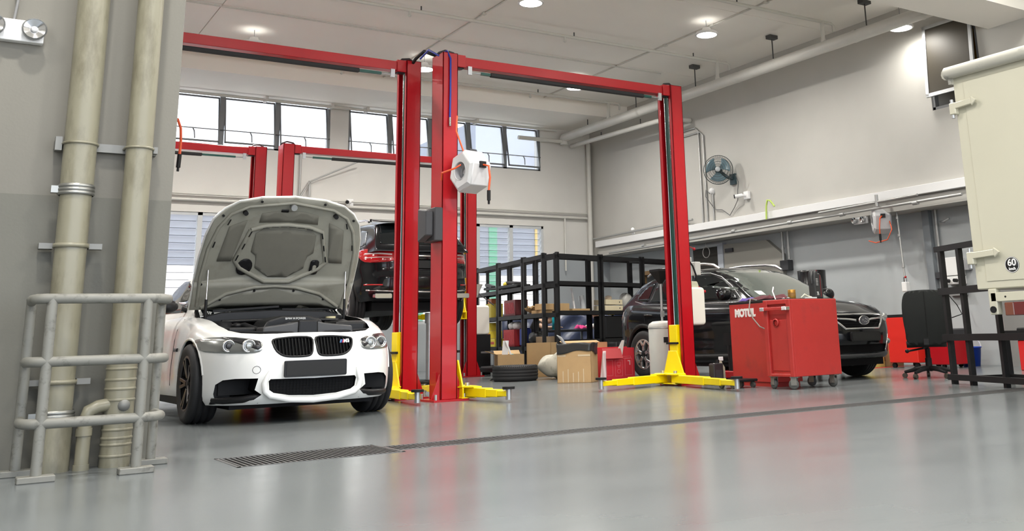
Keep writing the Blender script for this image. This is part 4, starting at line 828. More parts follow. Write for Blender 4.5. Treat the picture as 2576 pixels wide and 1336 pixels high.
cab=dict(ys=[1.2,1.35,1.6,1.85,2.1,2.4,2.9,3.4,3.8,4.1,4.25,4.4,4.5,4.58],H=.5,belt=[(1.2,1.04),(2.5,1.08),(4.58,1.15)],top=[(1.2,1.0),(1.4,1.13),(1.7,1.32),(2.0,1.48),(2.3,1.58),(2.8,1.635),(3.4,1.63),(3.9,1.60),(4.15,1.565),(4.28,1.50),(4.42,1.34),(4.52,1.2),(4.58,1.12)],wb=[(1.2,.76),(1.6,.82),(2.5,.85),(3.8,.84),(4.58,.74)],wr=[(1.2,.72),(1.8,.66),(2.5,.63),(3.8,.61),(4.58,.66)])
cme=cabin_mesh(cab,CB); link('cabin',cme,CB,gl); SCB=Surf(cme)
SCB.patch('rear_window',[(-.56,1.50),(.56,1.50),(.64,1.3),(.66,1.2),(-.66,1.2),(-.64,1.3)],'y',1,GTINT,gl,.006)
MB().prism([(4.0,1.615),(4.36,1.555),(4.38,1.535),(4.0,1.59)],-.60,.60,'x').build('spoiler',CB,gl,.008)
for s in (-1,1):
    SCB.patch('side_window',[(1.75,1.10),(2.0,1.36),(2.3,1.48),(2.7,1.52),(2.75,1.11)],'x',s,GTINT,gl,.005); SCB.patch('side_window',[(2.85,1.12),(2.83,1.52),(3.45,1.51),(3.6,1.14)],'x',s,GTINT,gl,.005)
    SCB.patch('side_window',[(3.68,1.16),(3.58,1.49),(3.9,1.44),(4.12,1.22)],'x',s,mat('hazy rear quarter glass',(.10,.11,.12),.15,spec=.5),gl,.005)
    SCB.strip('window_trim',[(1.65,1.09),(2.7,1.095),(3.7,1.14),(4.15,1.2)],'x',s,.009,CHR,gl)
    l=S.patch('tail_lamp',[(s*a,b) for a,b in csmooth([(.44,1.10),(.66,1.135),(.78,1.14),(.84,1.10),(.85,1.02),(.81,.94),(.66,.93),(.44,.96)],2)],'y',1,TAIL,gl,.008,.012,.05)
    S.strip('lamp_band',[(s*.48,1.045),(s*.65,1.06),(s*.80,1.06)],'y',1,.014,TAILW,l,.004); S.strip('lamp_band',[(s*.48,1.0),(s*.65,1.005),(s*.80,1.0)],'y',1,.007,TAILW,l,.008)
    S.strip('reflector',[(s*.62,.60),(s*.82,.61)],'y',1,.012,TAIL,gl)
    MB().prism(rrect(s*.62-.13,s*.62+.13,.405,.475,.02),4.50,4.60,'y').build('tailpipe_trim',CHR,gl,.004)
    for yy in (FY,RY): S.strip('arch_cladding',[(yy+(RW+.07)*math.cos(q),RW+(RW+.07)*math.sin(q)) for q in [PI*(i-.8)/16 for i in range(1,17)]],'x',s,.032,CLAD,gl,-.018,k=1)
    S.strip('sill_cladding',[(1.3,.34),(2.2,.33),(3.2,.34)],'x',s,.045,CLAD,gl,-.015)
    mr=MB().sphere((s*1.0,1.62,1.16),.11,14,10,(1,.6,.75)).build('door_mirror',CB,gl)
    MB().tube([(s*.66,2.1,1.55),(s*.66,2.3,1.63),(s*.65,3.0,1.665),(s*.63,3.8,1.62),(s*.63,3.95,1.58)],.018,8).build('roof_rail',CHR,gl)
S.strip('tailgate_chrome',[(-.40,1.02),(0,1.025),(.40,1.02)],'y',1,.016,CHR,gl,.004)
S.strip('bumper_chrome',[(-.80,.53),(-.4,.50),(0,.495),(.4,.50),(.80,.53)],'y',1,.014,CHR,gl,.0)
S.strip('bumper_seam',[(-.74,.80),(0,.79),(.74,.80)],'y',1,.005,BLK,gl)
S.patch('diffuser',[(-.72,.50),(.72,.50),(.6,.42),(-.6,.42)],'y',1,CLAD,gl,.006,.008)
MB().prism(rrect(-.25,.25,.845,.96,.02),4.585,4.592,'y').build('number_plate',mat('blank black plate',(.004,.004,.004),.6),gl)
MB().cyl((0,4.39,1.33),(-.32,4.41,1.28),.01,6).build('rear_wiper',BLKP,gl)
MB().box(-.65,.65,.4,4.2,.24,.36).build('underbody',BAY,gl)
MB().cyl((-.4,3.0,.28),(-.4,4.4,.34),.06,10).build('exhaust',STL,gl); MB().cyl((-.8,RY,.34),(.8,RY,.34),.05,10).build('rear_axle',BLKP,gl)
for y in (FY,RY):
    for s in (-1,1): wheel(gl,s*.80,y,RW,RW,.24,.24,s,sp_thin,SRIM if 0 else mat('two tone rim',(.42,.42,.43),.3,metal=.7),n=10)
# ================================================================== left foreground: drain pipes and guard rail
STACK=mat('aged cream drain pipe',(.235,.22,.16),.33,noise=.14,nscale=5,dirt=(.14,.125,.085),dscale=7,nstretch=(1,1,.3),dpos=.5); BAND=mat('steel band',(.33,.33,.31),.35,metal=.8); BRK=mat('grey bracket',(.20,.20,.19),.5,metal=.4)
t=thing('drain_pipe','thick cream drain stack with steel bands on the near wall','pipe',(.57,6.27,0))
MB().cyl((0,0,.26),(0,0,1.54),.083,28).cyl((0,0,1.54),(0,0,ZC),.088,28).cyl((0,0,0),(0,0,.30),.092,28).build('stack',STACK,t)
for z in (1.54,.29):
    b=MB(); 
    for k in range(3): b.lathe([(.092,-.03+.02*k),(.097,-.028+.02*k),(.097,-.014+.02*k),(.092,-.012+.02*k)],(0,0,z),'z',28)
    MB().lathe([(.0905,-.032),(.0935,-.03),(.0935,.03),(.0905,.032)],(0,0,z),'z',28).build('coupling_band',BAND,t); b.build('band_ridges',BAND,t); MB().box(-.13,-.09,-.02,.02,z-.02,z+.02).build('band_screw',BAND,t)
for z in (1.22,.47):
    c=MB().lathe([(.087,-.012),(.093,-.012),(.093,.012),(.087,.012)],(0,0,z),'z',28).build('pipe_clamp',STACK,t); MB().box(-.16,-.09,.02,.09,z-.016,z+.016).build('clamp_ear',BRK,c); MB().box(.09,.16,.0,.06,z-.016,z+.016).build('clamp_ear',BRK,c)
t=thing('drain_pipe','thinner cream drain stack with ringed foot beside the wall edge','pipe',(.885,6.27,0))
MB().cyl((0,0,.55),(0,0,ZC),.074,28).cyl((0,0,0),(0,0,.56),.08,28).build('stack',STACK,t)
for z in (.06,.12,.155,.20,.25,.36,.42,.47,.53): MB().lathe([(.08,-.008),(.0835,-.004),(.0835,.004),(.08,.008)],(0,0,z),'z',28).build('tape_ring',STACK,t)
MB().tube([(-.04,-.02,.34),(-.11,-.04,.33),(-.155,-.05,.31),(-.17,-.05,.26),(-.172,-.05,0)],.036,14).cyl((-.172,-.05,.18),(-.172,-.05,.22),.042,14).cyl((-.172,-.05,0),(-.172,-.05,.03),.042,14).build('branch_pipe',STACK,t)
MB().lathe([(0,-.088),(.03,-.086),(.034,-.07)],(.015,0,.33),'y',16).build('inspection_cap',BRK,t)
t=thing('pipe_bracket','grey steel channel holding both drain stacks to the near wall','bracket',(0,0,0))
MB().box(.44,.99,6.33,6.379,1.785,1.835).build('channel',BRK,t); MB().box(.44,.475,6.27,6.33,1.77,1.85).build('end_lug',BRK,t); MB().box(.965,.99,6.28,6.33,1.79,1.83).build('end_lug',BRK,t)
for x,r in ((.57,.091),(.885,.077)): MB().tube([(x-r,6.35,1.81)]+[(x+r*math.cos(a),6.27+r*math.sin(a),1.81) for a in [PI+PI*i/10 for i in range(11)]]+[(x+r,6.35,1.81)],.008,6).build('u_bolt',STACK,t)
RAILM=mat('chipped grey rail paint',(.20,.197,.175),.5,noise=.1,nscale=14,dirt=(.075,.07,.058),dscale=18,dpos=.54)
t=thing('guard_rail','chipped grey tubular guard rail around the drain pipes','railing',(0,0,0))
yf,yb=5.84,6.20
for z in (.905,.585,.28):
    MB().tube([(.40,yb,z),(.385,5.98,z),(.40,5.88,z),(.44,yf,z),(.95,yf,z),(1.01,5.87,z),(1.05,5.95,z),(1.06,yb,z)],.026,12).build('rail',RAILM,t)
for x,y in ((.47,yf),(.93,yf),(.40,yb),(1.06,yb)): 
    p=MB().cyl((x,y,.03),(x,y,.905),.026,12).build('post',RAILM,t); MB().box(x-.085,x+.085,y-.045,y+.045,0,.032).build('foot_plate',RAILM,p,.004)
def emergency(loc,rz,label,s=1):
    t=thing('emergency_light',label,'light',loc,rz,'twin head emergency lights')
    MB().box(-.16*s,.16*s,-.06,0,-.055*s,.075*s).build('case',WHT,t,.008,2)
    for x in (-.105,.105): 
        h=MB().lathe([(.03,0),(.062*s,-.03),(.066*s,-.055),(.06*s,-.06)],(x*s,-.05,.015),'y',22).build('lamp_head',STL,t); MB().lathe([(0,-.03),(.03*s,-.045),(.058*s,-.058)],(x*s,-.055,.015),'y',20).build('reflector',CHR,h); MB().sphere((x*s,-.092,.015),.018*s,8,6).build('bulb',WHT,h)
    return t
t=emergency((.17,6.375,2.46),0,'white twin lamp emergency light on the near wall'); MB().tube([(0,-.02,.075),(.01,-.02,.2),(-.02,-.02,.35),(-.02,-.02,1.6)],.009,6).build('cord',CABLE,t)
emergency((13.40,11.62,2.47),-PI/2,'white twin lamp emergency light beside the wall hose reel',.9)
# ================================================================== red trolleys, drainers
TRED=mat('worn red trolley paint',(.44,.030,.026),.45,noise=.14,nscale=3,bump=.05,bscale=50,dirt=(.30,.03,.028),dscale=3)
WHEELM=mat('grey castor tyre',(.09,.09,.085),.6); BRZ=mat('castor steel',(.32,.31,.29),.4,metal=.7)
def castor(parent,x,y,h,rz=0,r=.055):
    t=bpy.data.objects.new('castor',None); COL.objects.link(t); t.parent=parent; t.location=(x,y,0); t.rotation_euler=(0,0,rz)
    MB().lathe([(0,-.018),(r*.75,-.018),(r,-.012),(r,.012),(r*.75,.018),(0,.018)],(0,.02,r),'x',20).build('castor_wheel',WHEELM,t)
    MB().box(-.027,-.021,-.02,.045,r*.8,h).box(.021,.027,-.02,.045,r*.8,h).box(-.04,.04,-.04,.05,h-.008,h).build('castor_fork',BRZ,t)
    MB().cyl((-.03,.02,r),(.03,.02,r),.012,8).build('castor_axle',BRZ,t)
tr=thing('tool_trolley','plain red metal trolley on castors with an oil bottle on top','trolley',(7.74,7.84,0))
W_,D_,z0,z1=.74,.42,.135,.965
MB().box(.03,W_,0,D_,z0,z1).build('body',TRED,tr,.006,2)
MB().box(.0,.03,0,.06,z0,z1).box(.0,.03,D_-.06,D_,z0,z1).box(0,.03,.06,D_-.06,z0,z0+.03).box(0,.03,.06,D_-.06,z1-.05,z1).build('end_frame',TRED,tr,.004)
MB().box(.02,.031,.08,D_-.08,z0+.06,z1-.22).build('end_panel',TRED,tr,.004)
h=MB().bar((-.045,.02,z1-.10),(-.045,D_-.02,z1-.10),.028,.035).build('handle',TRED,tr,.006,2)
for y in (.0,D_-.07): MB().box(-.06,.005,y,y+.07,z1-.12,z1-.08).build('handle_bracket',CHR,h,.004)
MB().lathe([(.035,-.02),(.045,-.016),(.045,0),(.035,0)],(.02,.24,z1-.25),'x',20).build('cable_port',TRED,tr)
MB().box(.03,W_-.01,.01,D_-.01,z1,z1+.006).build('top_mat',DGREY,tr)
for x,y,rz in ((.06,.05,.5),(.06,D_-.05,-.2),(.66,.05,.1),(.66,D_-.05,.2)): castor(tr,x,y,z0,rz)
# oil bottle
OB=mat('black oil bottle',(.03,.031,.033),.38)
t=thing('oil_bottle','dark oil bottle with red cap on the red trolley','bottle',(8.36,8.02,.9725),.35)
b=MB().prism([(-.10,0),(.10,0),(.10,.20),(.07,.27),(.035,.29),(-.02,.29),(-.05,.33),(-.085,.30),(-.10,.2)],-.045,.045,'y').build('bottle_body',OB,t,.015,3)
MB().cyl((.0,0,.29),(.0,0,.325),.024,14).build('cap',RED,t); MB().tube([(-.04,0,.31),(-.085,0,.30),(-.105,0,.24),(-.10,0,.17)],.014,8).build('handle',OB,t)
MB().prism([(.03,.02),(.036,.02),(.036,.27),(.03,.27)],-.047,-.0455,'y').build('red_line',RED,t)
for k in range(5): MB().box(-.085,-.03,-.047,-.0455,.15+.017*k,.158+.017*k).build('print_line',mat('grey print',(.4,.4,.4),.5),t)
text('print','76',.055,WHT,t,frame((-.055,-.0465,.055),(1,0,0),(0,0,1)),.001,.001)
t=thing('paint_can','small gold tin standing on the red trolley','can',(7.98,8.03,.9725))
MB().lathe([(0,0),(.042,0),(.044,.003),(.044,.10),(.042,.103),(.036,.1),(0,.1)],n=20).build('tin',mat('gold tin',(.42,.22,.04),.35,metal=.6),t); MB().lathe([(.0445,.03),(.0445,.07)],n=20).build('paper_band',mat('brown band',(.25,.12,.02),.5),t)
SP=[('spanner',(7.86,7.97),.4,.16),('spanner',(7.92,8.1),-.3,.13)]
for k,(nm,(x,y),a,l) in enumerate(SP):
    tag(MB().bar((x,y,.98),(x+l*math.cos(a),y+l*math.sin(a),.982),.014,.008).lathe([(.012,0),(.022,0),(.022,.012),(.012,.012),(.012,0)],(x,y,.976),'z',10).build(nm,CHR),('chrome spanner lying next to the gold tin','shorter chrome spanner at the rear of the trolley top')[k],'spanner')
tag(MB().tube([(8.02,7.93,.98),(8.06,7.91,1.02),(8.12,7.93,1.0),(8.16,7.9,.985)],.007,6).build('cable_offcut',mat('pale cable',(.6,.58,.45),.5)),'pale bent cable end on the trolley top','cable')
tag(MB().box(8.05,8.2,7.86,7.9,.9725,.985).build('paper_slip',WHT),'white paper slip at the front edge of the trolley top','paper')
# second trolley with the lettering
A=math.radians(7); u=V(math.sin(A),math.cos(A),0); w=V(math.cos(A),-math.sin(A),0)
t1=thing('oil_trolley','red cabinet trolley lettered in white with a hose looped over it','trolley',(8.02,8.42,0),-A)
# local x along w (depth), local y along u (length)
MB().box(0,.38,0,.86,.05,.955).build('body',TRED,t1,.006,2)
MB().box(.02,.36,.03,.83,.0,.05).build('plinth',TRED,t1); MB().box(-.005,.385,-.005,.865,.955,.985).build('top_lid',BLKP,t1,.004)
text('lettering','MOTUL',.122,WHT,t1,frame((-.003,.53,.845),(0,-1,0),(0,0,1)),.003,.008,label='white block lettering',sx=1.0)
MB().tube([(.05,.34,.99),(-.03,.36,1.01),(-.07,.34,.9),(-.075,.27,.78),(-.07,.15,.68),(-.06,.02,.64),(-.02,-.06,.66)],.008,8).build('looped_hose',mat('grey hose',(.22,.20,.18),.5),t1)
def cloth(name,label,loc,rz,sx,sy,m,seed=0,h=.03):
    rd=random.Random(seed); ph=[rd.uniform(0,6) for _ in range(6)]
    f=lambda u,v:((u-.5)*sx,(v-.5)*sy,h*(.6+.25*math.sin(u*9+ph[0])*math.cos(v*7+ph[1])+.2*math.sin(u*17+v*11+ph[2]))*min(1,6*min(u,1-u,v,1-v)+.15)+.002)
    o=MB().grid(f,20,14).build(name,m,None,solid=.003); o.location=loc; o.rotation_euler=(0,0,rz); return tag(o,label,'cloth')
q=lambda a,b,z:tuple(V(8.02,8.42,0)+w*a+u*b+V(0,0,z))
cloth('rag','crumpled maroon rag on the lettered trolley',q(.19,.30,.987),-A,.3,.5,mat('maroon rag',(.09,.012,.02),.8),1,.06)
cloth('rag','small purple cloth on the lettered trolley',q(.2,.68,.987),-A,.2,.26,mat('purple cloth',(.10,.06,.30),.8),2,.05)
tag(MB().tube([q(.1,.04,.985),q(.08,.06,1.08),q(.14,.12,1.13),q(.2,.2,1.08)],.008,8).build('white_hose',WHT),'thin white hose arching over the lettered trolley top','hose')
# oil drainer with silver tank
TANK=mat('silver grey tank',(.50,.50,.47),.4,noise=.08,nscale=8)
t=thing('oil_drainer','silver drain tank with a black funnel on a post behind the right column','oil drainer',(8.22,10.75,0))
MB().lathe([(0,.06),(.20,.06),(.21,.09),(.21,.70),(.208,.705),(.214,.71),(.214,.735),(.20,.77),(.15,.80),(0,.81)],n=32).build('tank',TANK,t)
MB().lathe([(.212,.70),(.217,.712),(.212,.724)],n=32).build('seam',STL,t); MB().cyl((-.02,.0,.8),(-.02,0,1.33),.018,10).build('post',STL,t)
MB().lathe([(.02,1.30),(.05,1.34),(.15,1.47),(.15,1.50),(.145,1.50),(.05,1.36)],(-.02,0,0),'z',4,False,PI/4,PI/4+2*PI).build('funnel',BLKP,t)
MB().box(-.04,.0,-.03,.01,.86,.94).box(0,.12,-.02,0,.88,.9).build('post_clamp',STL,t); MB().box(-.03,.03,-.215,-.205,.52,.59,Matrix.Rotation(-.55,4,'Z')).build('label_plate',BLKP,t)
for k in range(4): a=PI/4+PI/2*k; MB().sphere((.17*math.cos(a),.17*math.sin(a),.03),.03).build('castor',BLK,t)
# fluid extractor with white canister behind the column
t=thing('fluid_extractor','white plastic canister with pump head hanging behind the right column','canister',(8.27,10.18,0))
MB().prism(rrect(-.16,.13,.73,1.22,.05,4),-.13,.13,'y').build('canister',mat('milky plastic',(.82,.80,.72),.4),t,.03,3)
MB().prism([(-.12,1.2),(.10,1.2),(.06,1.30),(-.10,1.30)],-.07,.07,'y').build('neck',mat('yellowed neck',(.5,.5,.38),.4),t,.01)
MB().cyl((-.05,0,1.3),(-.05,0,1.52),.06,16).cyl((-.05,0,1.52),(-.05,0,1.56),.065,16).build('pump_glass',CLEAR,t); MB().box(-.10,.0,-.05,.05,1.55,1.62).build('pump_head',TANK,t,.01); MB().box(.04,.14,-.06,.06,1.38,1.56).build('gauge_box',TANK,t,.008)
MB().tube([(-.1,-.05,1.62),(0,-.06,1.5),(.04,-.07,1.38),(.06,-.06,1.3)],.012,8).build('suction_hose',BLK,t); MB().cyl((.05,-.06,1.25),(.16,-.08,1.17),.008,6).sphere((.165,-.08,1.165),.02).build('valve_lever',RED,t)
MB().cyl((-.12,.1,0),(-.12,.1,.80),.018,8).box(-.16,.1,-.05,.14,0,.02).build('stand',BLKP,t)
# jack and bottles between column and trolley
t=thing('trolley_jack','dark trolley jack with red body standing by the crossover sill','jack',(8.62,9.75,0))
MB().box(-.1,.1,-.3,.3,.05,.14).build('frame',RED,t,.01); MB().cyl((0,.1,.14),(0,.1,.46),.045,12).box(-.05,.05,.02,.18,.46,.62).build('ram',BLKP,t)
for x in (-.11,.11):
    for y in (-.24,.24): MB().cyl((x-.02,y,.045),(x+.02,y,.045),.045,12).build('jack_wheel',BLK,t)
t=thing('spray_bottle','dusty beige spray bottle standing by the trolley jack','bottle',(8.22,9.62,0)); MB().lathe([(0,0),(.06,0),(.065,.03),(.06,.2),(.03,.25),(.025,.28)],n=16).build('bottle_body',mat('dusty beige',(.35,.32,.24),.6),t); MB().box(-.015,.05,-.012,.012,.28,.33).build('trigger_head',WHT,t,.004)
t=thing('oil_bottle','black oil bottle on the floor next to the lettered trolley','bottle',(8.05,9.5,0)); MB().prism(rrect(-.08,.08,0,.26,.02),-.05,.05,'y').build('bottle_body',OB,t,.015,2); MB().cyl((.03,0,.26),(.03,0,.3),.022,12).build('cap',BLKP,t); MB().box(-.05,.05,-.052,-.05,.08,.18).build('paper_label',DGREY,t)
t=thing('scrap_dolly','low black wheeled dolly under the end of the yellow arm','dolly',(7.72,8.75,0)); MB().box(-.2,.2,-.14,.14,.07,.1).build('deck',BLKP,t,.01); 
for x in (-.15,.15):
    for y in (-.1,.1): MB().cyl((x-.015,y,.035),(x+.015,y,.035),.035,10).build('dolly_wheel',WHEELM,t)
# ================================================================== boxes, tyre and floor clutter
def carton(loc,rz,sx,sy,h,label,m=CARD,flaps=(1,1,1,1),tilt=.9,tape=True,open_=True,name='cardboard_box'):
    t=thing(name,label,'box',loc,rz); th=.006; x,y=sx/2,sy/2
    b=MB().box(-x,x,-y,-y+th,0,h).box(-x,x,y-th,y,0,h).box(-x,-x+th,-y,y,0,h).box(x-th,x,-y,y,0,h).box(-x,x,-y,y,0,th)
    if not open_: b.box(-x,x,-y,y,h-th,h)
    b.build('carton',m,t)
    if open_:
        l=min(sx,sy)*.45; c,s=math.cos(tilt),math.sin(tilt)
        for k,(on,a,bb) in enumerate(((flaps[0],(0,-1),sx),(flaps[1],(0,1),sx),(flaps[2],(-1,0),sy),(flaps[3],(1,0),sy))):
            if not on: continue
            M=Matrix.Translation((a[0]*x,a[1]*y,h))@Matrix.Rotation(math.atan2(a[1],a[0]),4,'Z')@Matrix.Rotation(-on*tilt if on!=1 else -tilt,4,'Y')
            MB().box(0,l,-bb/2+.004,bb/2-.004,-th/2,th/2,M).build('flap',m,t)
    if tape: MB().box(-.03,.03,-y-.0015,-y,0,h*.3).build('tape',mat('packing tape',(.55,.43,.26),.3),t)
    return t
t=carton((7.62,12.02,0),-.85,.50,.36,.52,'big cardboard box with a black bag draped over its rim',flaps=(0,0,0,0),tape=False)
for k in range(5): MB().box(-.17+.075*k,-.157+.075*k,-.183,-.18,.01,.16+.03*math.sin(k*2)).build('tape_strip',mat('pale tape',(.62,.50,.33),.4),t)
for x0,x1,z in ((-.24,-.12,.36),(.06,.24,.36)): MB().box(x0,x1,-.183,-.18,z,z+.025).build('tape_strip',mat('pale tape',(.62,.50,.33),.4),t)
BAG=mat('black bin liner',(.03,.032,.033),.3,bump=.4,bscale=14)
o=MB().grid(lambda u,v:((.262+.01*math.sin(u*40))*(1.02 if v<.5 else 1)*math.copysign(min(1,1.35*abs(math.cos(2*PI*u))),math.cos(2*PI*u)),(.192+.008*math.sin(u*31))*math.copysign(min(1,1.35*abs(math.sin(2*PI*u))),math.sin(2*PI*u)),.51-.13*v*(1+.22*math.sin(2*PI*u*2+.6)*v)-.008*math.cos(u*37)),48,6).build('bin_liner',BAG,None,solid=.004); o.location=(7.62,12.02,.03); o.rotation_euler=(0,0,-.85); tag(o,'black bin liner folded over the big cardboard box','bag')
tag(MB().tube([(7.55,12.15,.45),(7.44,12.18,.62),(7.39,12.2,.66)],[.03,.02,.006],8).build('film_scrap',mat('grey film',(.35,.36,.37),.3)),'twist of grey film sticking out of the lined box','film')
carton((8.2,12.72,0),-.2,.62,.30,.54,'cardboard box standing between the lined box and the red carton',flaps=(0,1,0,0),tilt=.2)
RC=mat('red printed carton',(.62,.02,.035),.5,noise=.05); RCL=mat('pink carton print',(.72,.18,.2),.5)
t=thing('red_carton','red printed open carton leaning beside the cardboard boxes','box',(8.36,12.15,0),-.15)
MB().box(-.26,.26,-.12,-.112,0,.45).box(-.26,.26,.112,.12,0,.46).box(-.26,-.252,-.12,.12,0,.45).box(.252,.26,-.12,.12,0,.45).box(-.26,.26,-.12,.12,0,.008).build('carton',RC,t)
MB().box(-.26,.26,0,.16,-.004,.004,Matrix.Translation((0,.12,.46))@Matrix.Rotation(-.5,4,'X')).build('flap',RC,t); MB().box(-.27,.03,-.004,.004,0,.17,Matrix.Translation((0,-.12,.45))@Matrix.Rotation(2.6,4,'X')).build('flap',mat('red carton inside',(.4,.03,.035),.6),t)
MB().prism([(-.02,.42),(.06,.56),(.10,.56),(.05,.30)],-.128,-.124,'y').build('torn_edge',mat('white torn paper',(.75,.68,.62),.7),t)
def prints(b):
    for x0,z0,x1,z1 in ((-.06,.05,.06,.28),(-.03,.2,.03,.25),(.1,.06,.22,.3),(-.2,.06,-.1,.28),(-.18,.3,.2,.33)):
        for q in ((x0,x1,z0,z0+.004),(x0,x1,z1-.004,z1),(x0,x0+.004,z0,z1),(x1-.004,x1,z0,z1)): b.box(q[0],q[1],-.1215,-.12,q[2],q[3])
    b.lathe([(.025,-.1215),(.03,-.1215)],(0,0,.12),'y',20).lathe([(.012,-.1215),(.018,-.1215)],(0,0,.19),'y',20); return b
prints(MB()).build('line_print',RCL,t,kind='stuff')
text('print','L',.09,mat('pale print',(.8,.5,.5),.5),t,frame((.17,-.1215,.24),(1,0,0),(0,0,1))@Matrix.Rotation(PI,4,'Z'),.0005,.002)
o=MB().grid(lambda u,v:(-.02+.09*u*(1-.5*v)+.05*v,.02*math.sin(u*5+v*4),.42*v),6,12).build('foam_strip',mat('pale pink foam wrap',(.68,.55,.55),.6),None,solid=.006); o.location=(7.82,11.72,0); o.rotation_euler=(0,0,-.5); tag(o,'pale pink foam strip propped against the red carton','packing')
tyre=MB().lathe([(.20,.02),(.23,.0),(.315,.0),(.345,.025),(.35,.06),(.345,.065),(.345,.075),(.352,.08),(.352,.105),(.346,.11),(.346,.12),(.352,.125),(.352,.15),(.346,.155),(.346,.165),(.35,.17),(.345,.205),(.315,.23),(.23,.23),(.20,.21),(.21,.12),(.20,.02)],n=48).build('loose_tyre',TYRE); tyre.location=(7.42,13.5,0); tag(tyre,'worn tyre lying flat on the floor before the shelving','tyre')
b=MB()
for k in range(64):
    a=2*PI*k/64; b.bar((.32*math.cos(a),.32*math.sin(a),.2285),(.347*math.cos(a),.347*math.sin(a),.208),.01,.01)
b.build('shoulder_blocks',TYRE,tyre,kind='stuff')
SACK=mat('stained white sack',(.52,.50,.42),.7,dirt=(.22,.21,.16),dscale=5,dpos=.5,bump=.3,bscale=6)
o=MB().grid(lambda u,v:((.31-.05*math.sin(u*12.6+1))*math.sin(PI*v)**.6*math.cos(2*PI*u),.28*math.sin(PI*v)**.6*math.sin(2*PI*u),.2+.2*math.cos(PI*v)*(1+.25*math.cos(2*PI*u+.5))+.02*math.sin(u*19+v*9)),32,14).build('sack',SACK); o.location=(8.09,13.36,.0); tag(o,'stained white sack slumped between tyre and lined box','sack')
carton((8.44,14.42,0),-.8,.42,.40,.55,'tall cardboard box behind the loose tyre',flaps=(0,0,0,0),tape=False)
t=carton((7.86,14.5,0),-.35,.44,.38,.38,'opened cardboard box holding scraps behind the loose tyre',flaps=(0,1,1.0,0),tilt=.35)
cloth('rag','turquoise cloth stuffed in the opened cardboard box',(7.9,14.5,.2),.3,.2,.2,mat('turquoise cloth',(.05,.42,.50),.8),5,.18)
tag(MB().bar((7.74,14.44,.3),(7.8,14.5,.60),.10,.012).bar((7.8,14.5,.60),(7.87,14.44,.34),.10,.012).build('foam_scrap',WHT),'white folded foam scrap poking out of the opened box','foam')
# grey crates and small things by the rear column
t=thing('plastic_crate','grey slotted crate on the floor behind the rear column','crate',(8.46,15.95,.14),.1); CR=mat('grey crate',(.16,.165,.17),.5)
for k in range(6): MB().box(-.27+.09*k,-.19+.09*k,-.2,-.19,0,.26).build('slat',CR,t)
MB().box(-.28,.28,-.19,.2,0,.02).box(-.28,.28,-.2,.2,.25,.28).build('tray',CR,t)
t=thing('flat_dolly','black flat dolly carrying the grey crate','dolly',(8.46,15.95,0),.1); MB().box(-.32,.32,-.24,.24,.06,.14).build('deck',BLKP,t,.01)
for x in (-.25,.25):
    for y in (-.18,.18): MB().cyl((x,y,0),(x,y,.06),.03,8).build('dolly_foot',BLK,t)
t=thing('fire_extinguisher','small red canister with white label by the rear column foot','extinguisher',(8.18,15.45,0)); MB().lathe([(0,0),(.055,0),(.06,.02),(.06,.28),(.04,.33),(.02,.35),(0,.36)],n=18).build('cylinder',RED,t); MB().lathe([(.0605,.1),(.0605,.22)],n=18,a0=PI,a1=1.8*PI).build('label_sheet',WHT,t); MB().box(-.015,.06,-.012,.012,.35,.39).build('valve',BLKP,t)
b=MB().tube([(7.2,13.9,.01),(7.28,14.0,.03),(7.32,13.85,.012),(7.25,13.8,.03),(7.2,13.9,.012),(7.35,13.95,.01)],.006,6); tag(b.build('cable_scrap',BLK),'small black cable scrap on the floor left of the tyre','cable')
# drain fluid tank behind the rear column (white)
t=thing('fluid_tank','white fluid tank on a black stand behind the rear column','tank',(8.30,16.6,0)); MB().box(-.2,.2,-.2,.2,0,.72).build('stand',BLKP,t); MB().prism(rrect(-.2,.2,.72,1.25,.05),-.18,.18,'y').build('tank',mat('milky plastic',(.82,.80,.72),.4),t,.03,2); MB().lathe([(.02,1.4),(.12,1.62),(.13,1.64)],n=14).build('funnel',TANK,t); MB().cyl((0,0,1.25),(0,0,1.42),.02,8).cyl((.02,0,1.5),(.3,-.15,1.25),.012,6).build('pipe',DGREY,t)
t=thing('engine_hoist_post','grey hydraulic stand glimpsed between the two front columns','stand',(6.3,14.2,0)); MB().cyl((0,0,.05),(0,0,1.0),.05,12).build('post',STL,t); MB().box(-.25,.25,-.25,.25,0,.06).build('base',BLKP,t,.01); MB().cyl((0,0,.9),(0,0,1.06),.07,12).build('head',STL,t)
t=thing('tool_cabinet','red and white drawer cabinet behind the white coupe','cabinet',(4.1,13.6,0)); MB().box(-.35,.35,-.25,.25,.1,.95).build('body',RED,t,.01)
for k in range(5): MB().box(-.34,.34,-.262,-.25,.14+.16*k,.27+.16*k).build('drawer',RED if k%2 else WHT,t,.004)
for x in (-.28,.28): MB().cyl((x-.02,0,.05),(x+.02,0,.05),.05,12).build('castor_wheel',BLK,t)
